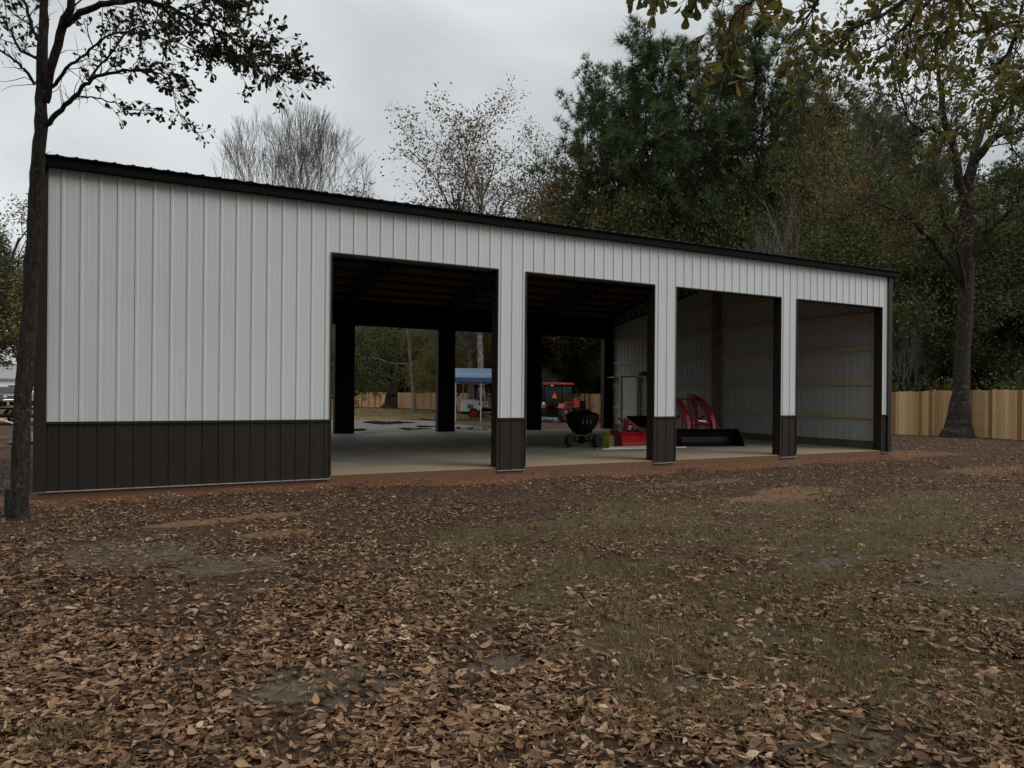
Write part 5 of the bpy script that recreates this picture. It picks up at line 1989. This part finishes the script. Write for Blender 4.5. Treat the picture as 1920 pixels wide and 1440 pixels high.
# the wood behind the far fence, seen through the bays
GW = 'trees behind the far fence'
k = 0
for Z in (100, 110, 122):
    for px in range(590, 880, 34):
        kd = ['ever1', 'olive1', 'ever2', 'ever1'][k % 4]
        tree(kd, px + random.uniform(-9, 9), Z + random.uniform(-3, 3), random.uniform(560, 600) - (Z - 94) * 1.5, 'shadowy green tree of the wood behind the far board fence', GW, wide=1.35)
        k += 1
for px, Z, yt in [(855, 58, 612), (893, 62, 590), (930, 58, 606), (875, 70, 575), (960, 64, 600), (915, 72, 570)]:
    tree('yell1', px, Z, yt, 'yellowish olive tree behind the blue carport', 'yellowish trees behind the carport', wide=1.55)
for px, Z, yt, kd in [(985, 66, 560, 'ever1'), (1020, 63, 575, 'olive1'), (1055, 66, 560, 'ever2'), (1090, 60, 580, 'ever1'), (1120, 57, 570, 'ever2'), (1150, 55, 560, 'ever1'), (1040, 78, 540, 'ever1'), (1100, 74, 540, 'olive1'), (1000, 80, 540, 'ever2')]:
    tree(kd, px, Z, yt, 'dark green tree beyond the fence behind the orange tractor', 'trees behind the tractor', wide=1.15)

# left edge: live oak over the house, and a few trees further off
tree('olive1', -22, 46, 392, 'broad olive green tree at the far left edge above the white house', None, wide=1.25, rz=1.0)
tree('ever1', -52, 50, 372, 'dense green tree with boughs reaching in from the far left edge', None, wide=1.5, rz=.3)
tree('ever2', 34, 60, 440, 'darker green tree half hidden by the near trunk above the white house', None, wide=.85, rz=1.0)
for px, Z, yt, kd in [(-60, 110, 560, 'ever1'), (60, 120, 600, 'olive1'), (120, 115, 600, 'ever2'), (-140, 100, 520, 'ever2'), (20, 125, 610, 'brown1')]:
    tree(kd, px, Z, yt, 'distant tree behind the white house', 'trees behind the house', wide=1.2)

# shrubs along the inside edge of the wood
def make_shrub(seed):
    return make_broad(seed, 3.2, .10, per=14, size=.15, spread=.16, spec=[(6, .8, .6, .04, .15, .1), (5, .8, .6, .02, .2, .2), (0, 0, 0, .02, .2, 0)], r=.05)


shp = []
for sd, lm in ((61, 'evergreen'), (62, 'olive')):
    l0, l1, cr = make_shrub(sd)
    shp.append((l0, l1, cr, lm))
first = {}
for i in range(46):
    w = i % 2
    if i < 30:
        y = -6 + i * 2.6 + random.uniform(-1, 1)
        x = FX + 2.5 + random.uniform(0, 2.4)
    else:
        x = 28 - (i - 30) * 1.0
        y = FY + 2.6 + random.uniform(0, 3)
    if w not in first:
        l0, l1, cr, lm = shp[w]
        o = tree_obj('shrub', (0, 0, 0), (l0, l1), cr, BM['dark'], LM[lm], crown_name='crown')
        first[w] = o
    else:
        o = copy_tree(first[w])
    o.location = (x, y, float(gz(x, y)))
    s = random.uniform(.8, 1.35)
    o.scale = (s * 1.2, s * 1.2, s)
    o.rotation_euler = (0, 0, random.uniform(0, 6.28))
    if i < 30:
        tag(o, 'wild green shrub showing over the right side board fence', 'shrub', 'shrubs behind the side fence')
    else:
        tag(o, 'wild green shrub behind the far board fence', 'shrub', 'shrubs behind the far fence')
# pale bare saplings in front of the dark wood on the right
for px, Z, yt in [(1697, 33, 560), (1712, 34, 600), (1745, 36, 590), (1885, 33, 600), (1900, 34, 640), (1660, 38, 430), (1480, 41, 350), (1445, 42, 380)]:
    tree('thin1', px, Z, yt, 'thin pale leafless sapling against the dark wood', 'pale saplings against the wood', wide=.55)

# the far wood all round, one mass on the horizon
def far_wood():
    rng_ = np.random.default_rng(91)
    n = 52000
    px = rng_.uniform(-900, 2900, n)
    Z = rng_.uniform(128, 165, n)
    a = (px - PX0) / FPX
    P_ = CAM[None, :2] + Z[:, None] * (_F[None, :2] + a[:, None] * _R[None, :2])
    top = 5.5 + 6.5 * fbm(px * .02, Z * .05, 1.0)
    z = gz(P_[:, 0], P_[:, 1]) + top * rng_.random(n) ** .8
    v_, f_2, r_2 = place(T_DIAMOND, np.stack([P_[:, 0], P_[:, 1], z], 1), frames(rng_.normal(size=(n, 3))), rng_.uniform(1.1, 2.4, n), np.clip(rng_.beta(2, 3, n), 0, 1))
    o_ = link('far_wood', np_mesh('far_wood', v_, f_2, LM['evergreen'], r_2))
    tag(o_, 'dark far wood closing the horizon behind the fences', 'wood', kind='stuff')


far_wood()

# unseen oaks added on the camera's side to shade the left end of the wall
for kd, (x, y), h_, w in [('ever1', (-6.6, -6.0), 10.5, .95), ('ever2', (-4.5, -16.5), 13, .95), ('ever1', (3.0, -21.5), 14, 1.0), ('ever2', (-11.5, -11.0), 13, 1.0)]:
    o = copy_tree(PROTO[kd][1])
    o.location = (x, y, float(gz(x, y)))
    s = h_ / PROTO[kd][2]
    o.scale = (s * w, s * w, s)
    o.rotation_euler = (0, 0, random.uniform(0, 6.28))
    tag(o, 'dense oak standing round the yard on the near left side', 'tree', 'unseen oaks added for shade')

# ------------------------------------------------------------------ fallen leaves, grass, sticks
def yard_points(n, rng_):
    """random points of the yard in view, denser near the camera; density follows the bare and sandy patches"""
    Z = 1.9 + (34 - 1.9) * rng_.random(n) ** 1.75
    px = np.where(rng_.random(n) < .86, rng_.uniform(-160, 2080, n), rng_.uniform(-1500, 3000, n))
    a = (px - PX0) / FPX
    P_ = CAM[None, :2] + Z[:, None] * (_F[None, :2] + a[:, None] * _R[None, :2])
    return P_, Z


def litter():
    rng_ = np.random.default_rng(77)
    P_, Z = yard_points(500000, rng_)
    x, y = P_[:, 0], P_[:, 1]
    red, sand, bare, grass, dry = ground_masks(x, y)
    keep = np.ones(len(x))
    keep *= 1 - .70 * np.clip(bare * 1.1, 0, 1)
    keep *= 1 - .72 * sand
    keep *= 1 - .62 * red
    keep *= 1 - .50 * grass
    keep *= .22 + .78 * smooth(.34, .60, fbm(x + 5, y + 3, 1.2))
    keep *= .55 + .45 * smooth(.35, .6, fbm(x + 50, y + 33, 4.5))
    keep *= ((y < -.12) | (x > LX + .4) | (x < -.3))
    keep *= (x < FX - .1) * (y < 9)
    sel = rng_.random(len(x)) < keep
    x, y, Z = x[sel], y[sel], Z[sel]
    n = len(x)
    z = gz(x, y) + .004 + .014 * rng_.random(n) ** 2 + .02 * (fbm(x, y, 2.3) - .5)
    # curled oak leaves: broad, narrow and torn ones
    def leaf_shape(ws, curl, bend, us=(0, .22, .5, .78, 1.0)):
        t = []
        for u, w in zip(us, ws):
            for q_ in (-1, 0, 1):
                t.append((u - .5, q_ * w, curl * (u - .5) ** 2 + (bend * w if q_ else 0)))
        return np.array(t)
    q = np.array([(i * 3 + j, i * 3 + j + 1, i * 3 + j + 4, i * 3 + j + 3) for i in range(4) for j in range(2)])
    shapes = [leaf_shape((.02, .12, .20, .18, .02), .25, .12), leaf_shape((.02, .08, .12, .11, .01), .5, .25), leaf_shape((.02, .17, .24, .14, .02), -.2, -.15), leaf_shape((.05, .16, .22, .20, .12), .7, .3),
              leaf_shape((.02, .06, .17, .22, .08), .15, .4), leaf_shape((.01, .07, .09, .08, .01), -.3, .1)]
    yaw = rng_.uniform(0, 2 * np.pi, n)
    d = np.stack([np.cos(yaw), np.sin(yaw), rng_.normal(0, .20, n)], 1)
    R_ = frames(d, rng_.normal(0, .42, n) + np.pi * (rng_.random(n) < .5))
    size = np.clip(rng_.lognormal(-3.02, .38, n), .016, .10) * (1 - .30 * smooth(3.5, 9, Z))
    rnd = np.clip(rng_.beta(1.7, 1.9, n) + .22 * (fbm(x, y, .8) - .5) + .16 * (fbm(x + 12, y, 3.5) - .5), 0, 1)
    kind = rng_.integers(0, len(shapes), n)
    parts = []
    for k_, sh_ in enumerate(shapes):
        m_ = kind == k_
        parts.append(place((sh_, [q]), np.stack([x, y, z + .010], 1)[m_], R_[m_], size[m_], rnd[m_]))
    v_, f_2, r_2 = merge(parts)
    o = link('leaf_litter', np_mesh('leaf_litter', v_, f_2, LM['litter'], r_2, smooth_shade=True))
    tag(o, 'brown fallen oak leaves scattered over the yard', 'leaf litter', kind='stuff')


litter()


def grass():
    rng_ = np.random.default_rng(78)
    P_, Z = yard_points(330000, rng_)
    x, y = P_[:, 0], P_[:, 1]
    red, sand, bare, gr, dry = ground_masks(x, y)
    keep = np.clip(gr * 1.0 + .07, 0, 1) * (1 - .95 * bare) * (1 - .97 * red) * (1 - .8 * sand)
    keep *= smooth(.35, .55, fbm(x + 1, y + 8, 3.0)) * .9 + .1
    keep *= ((y < -.25) | (x > LX + .4)) * (x < FX - .1) * (y < 8)
    sel = rng_.random(len(x)) < keep
    x, y, Z = x[sel], y[sel], Z[sel]
    # three blades to a tuft
    x = np.repeat(x, 3) + rng_.normal(0, .02, 3 * len(x))
    y = np.repeat(y, 3) + rng_.normal(0, .02, len(x))
    Z = np.repeat(Z, 3)
    n = len(x)
    z = gz(x, y) - .01
    t = np.array([(0, -.5, 0), (0, .5, 0), (.55, -.38, .10), (.55, .38, .10), (1, 0, .34)]) * np.array([1, .07, .8])
    fs = [np.array([(0, 1, 3, 2)]), np.array([(2, 3, 4)])]
    az = rng_.uniform(0, 2 * np.pi, n)
    tilt = rng_.uniform(.1, .85, n)
    d = np.stack([np.cos(az) * tilt, np.sin(az) * tilt, np.ones(n)], 1)
    size = rng_.uniform(.025, .085, n) * (1 + .3 * smooth(8, 20, Z))
    v_, f_2, r_2 = place((t, fs), np.stack([x, y, z], 1), frames(d), size, np.clip(rng_.beta(2, 2.2, n) + .5 * (fbm(x, y, .9) - .5), 0, 1))
    o = link('grass', np_mesh('grass', v_, f_2, LM['grass'], r_2))
    tag(o, 'short olive grass growing through the fallen leaves', 'grass', kind='stuff')


grass()


def twigs():
    rng_ = np.random.default_rng(80)
    P_, Z = yard_points(3800, rng_)
    lines = []
    for (x, y) in P_:
        if y > -.3 and x < LX + .4 or x > FX - .3 or y > 7:
            continue
        L_ = rng_.uniform(.05, .22)
        an = rng_.uniform(0, 6.28)
        p_ = np.array([x, y, float(gz(x, y)) + .018])
        pts, rs = walk(rng_, p_, (math.cos(an), math.sin(an), rng_.normal() * .05), L_, rng_.uniform(.0015, .004), .001, 4, .16, 0)
        lines.append((pts, rs))
    o = link('twigs', tubes_mesh('twigs', lines, M['stick'], 3))
    tag(o, 'fine dark twigs strewn among the fallen leaves', 'twigs', kind='stuff')


twigs()


def lawn():
    """dry lawn behind the barn in front of the far fence"""
    rng_ = np.random.default_rng(79)
    n = 26000
    px = rng_.uniform(610, 1000, n)
    Z = rng_.uniform(40, 78, n)
    a = (px - PX0) / FPX
    P_ = CAM[None, :2] + Z[:, None] * (_F[None, :2] + a[:, None] * _R[None, :2])
    x, y = P_[:, 0], P_[:, 1]
    ok = (y < FY - .3) & (x < FX - .5) & (rng_.random(n) < ground_masks(x, y)[4])
    x, y = x[ok], y[ok]
    m_ = len(x)
    t = np.array([(0, -.5, 0), (0, .5, 0), (1, 0, .2)]) * np.array([1, .3, 1])
    d = np.stack([rng_.normal(0, .4, m_), rng_.normal(0, .4, m_), np.ones(m_)], 1)
    v_, f_2, r_2 = place((t, [np.array([(0, 1, 2)])]), np.stack([x, y, gz(x, y) - .01], 1), frames(d), rng_.uniform(.06, .14, m_))
    LM['dry'] = leaf_mat('dry_grass', [(0, (.13, .105, .04)), (.5, (.22, .165, .07)), (1, (.30, .23, .11))], rough=.8, trans=.2)
    o = link('lawn_grass', np_mesh('lawn_grass', v_, f_2, LM['dry'], r_2))
    tag(o, 'dry tan lawn grass before the far fence', 'grass', kind='stuff')


lawn()

stk = [(600, 978 + 102, .30, .2, 'short dark stick in the leaves left of the yard middle'), (325, 1016, .36, .1, 'dark stick on the bare patch near the left wall'),
       (905, 1137, .32, .3, 'dark stick among the leaves in the middle of the yard'), (1712, 1006, .42, .1, 'black charred stick in the leaves at the right'),
       (1395, 932, .50, -.1, 'thin dark stick at the edge of the orange sand patch'), (1540, 931, .40, .0, 'thin dark stick on the orange sand patch'),
       (1500, 1415, .30, .5, 'dark stick near the bottom edge right of the middle'), (1130, 1305, .34, .2, 'curved dark twig near the bottom middle'),
       (1020, 1290, .22, .8, 'small dark twig beside the bare soil patches'), (230, 1168, .24, .9, 'short dark stick lying at the left of the yard')]
for px, py, L_, an, lab in stk:
    q = on_ground(px, py)
    rg = np.random.default_rng(int(px))
    pts, rs = walk(rg, (-L_ / 2, 0, .012), (1, 0, .02), L_, .011, .005, 7, .10, 0)
    pts[:, 2] = np.clip(pts[:, 2], .006, .05)
    o = link('fallen_stick', tubes_mesh('fallen_stick', [(pts, rs)], M['stick'], 6))
    o.location = (q[0], q[1], q[2] + .012)
    o.rotation_euler = (0, 0, -YAW + an)
    tag(o, lab, 'stick', 'sticks fallen in the yard')
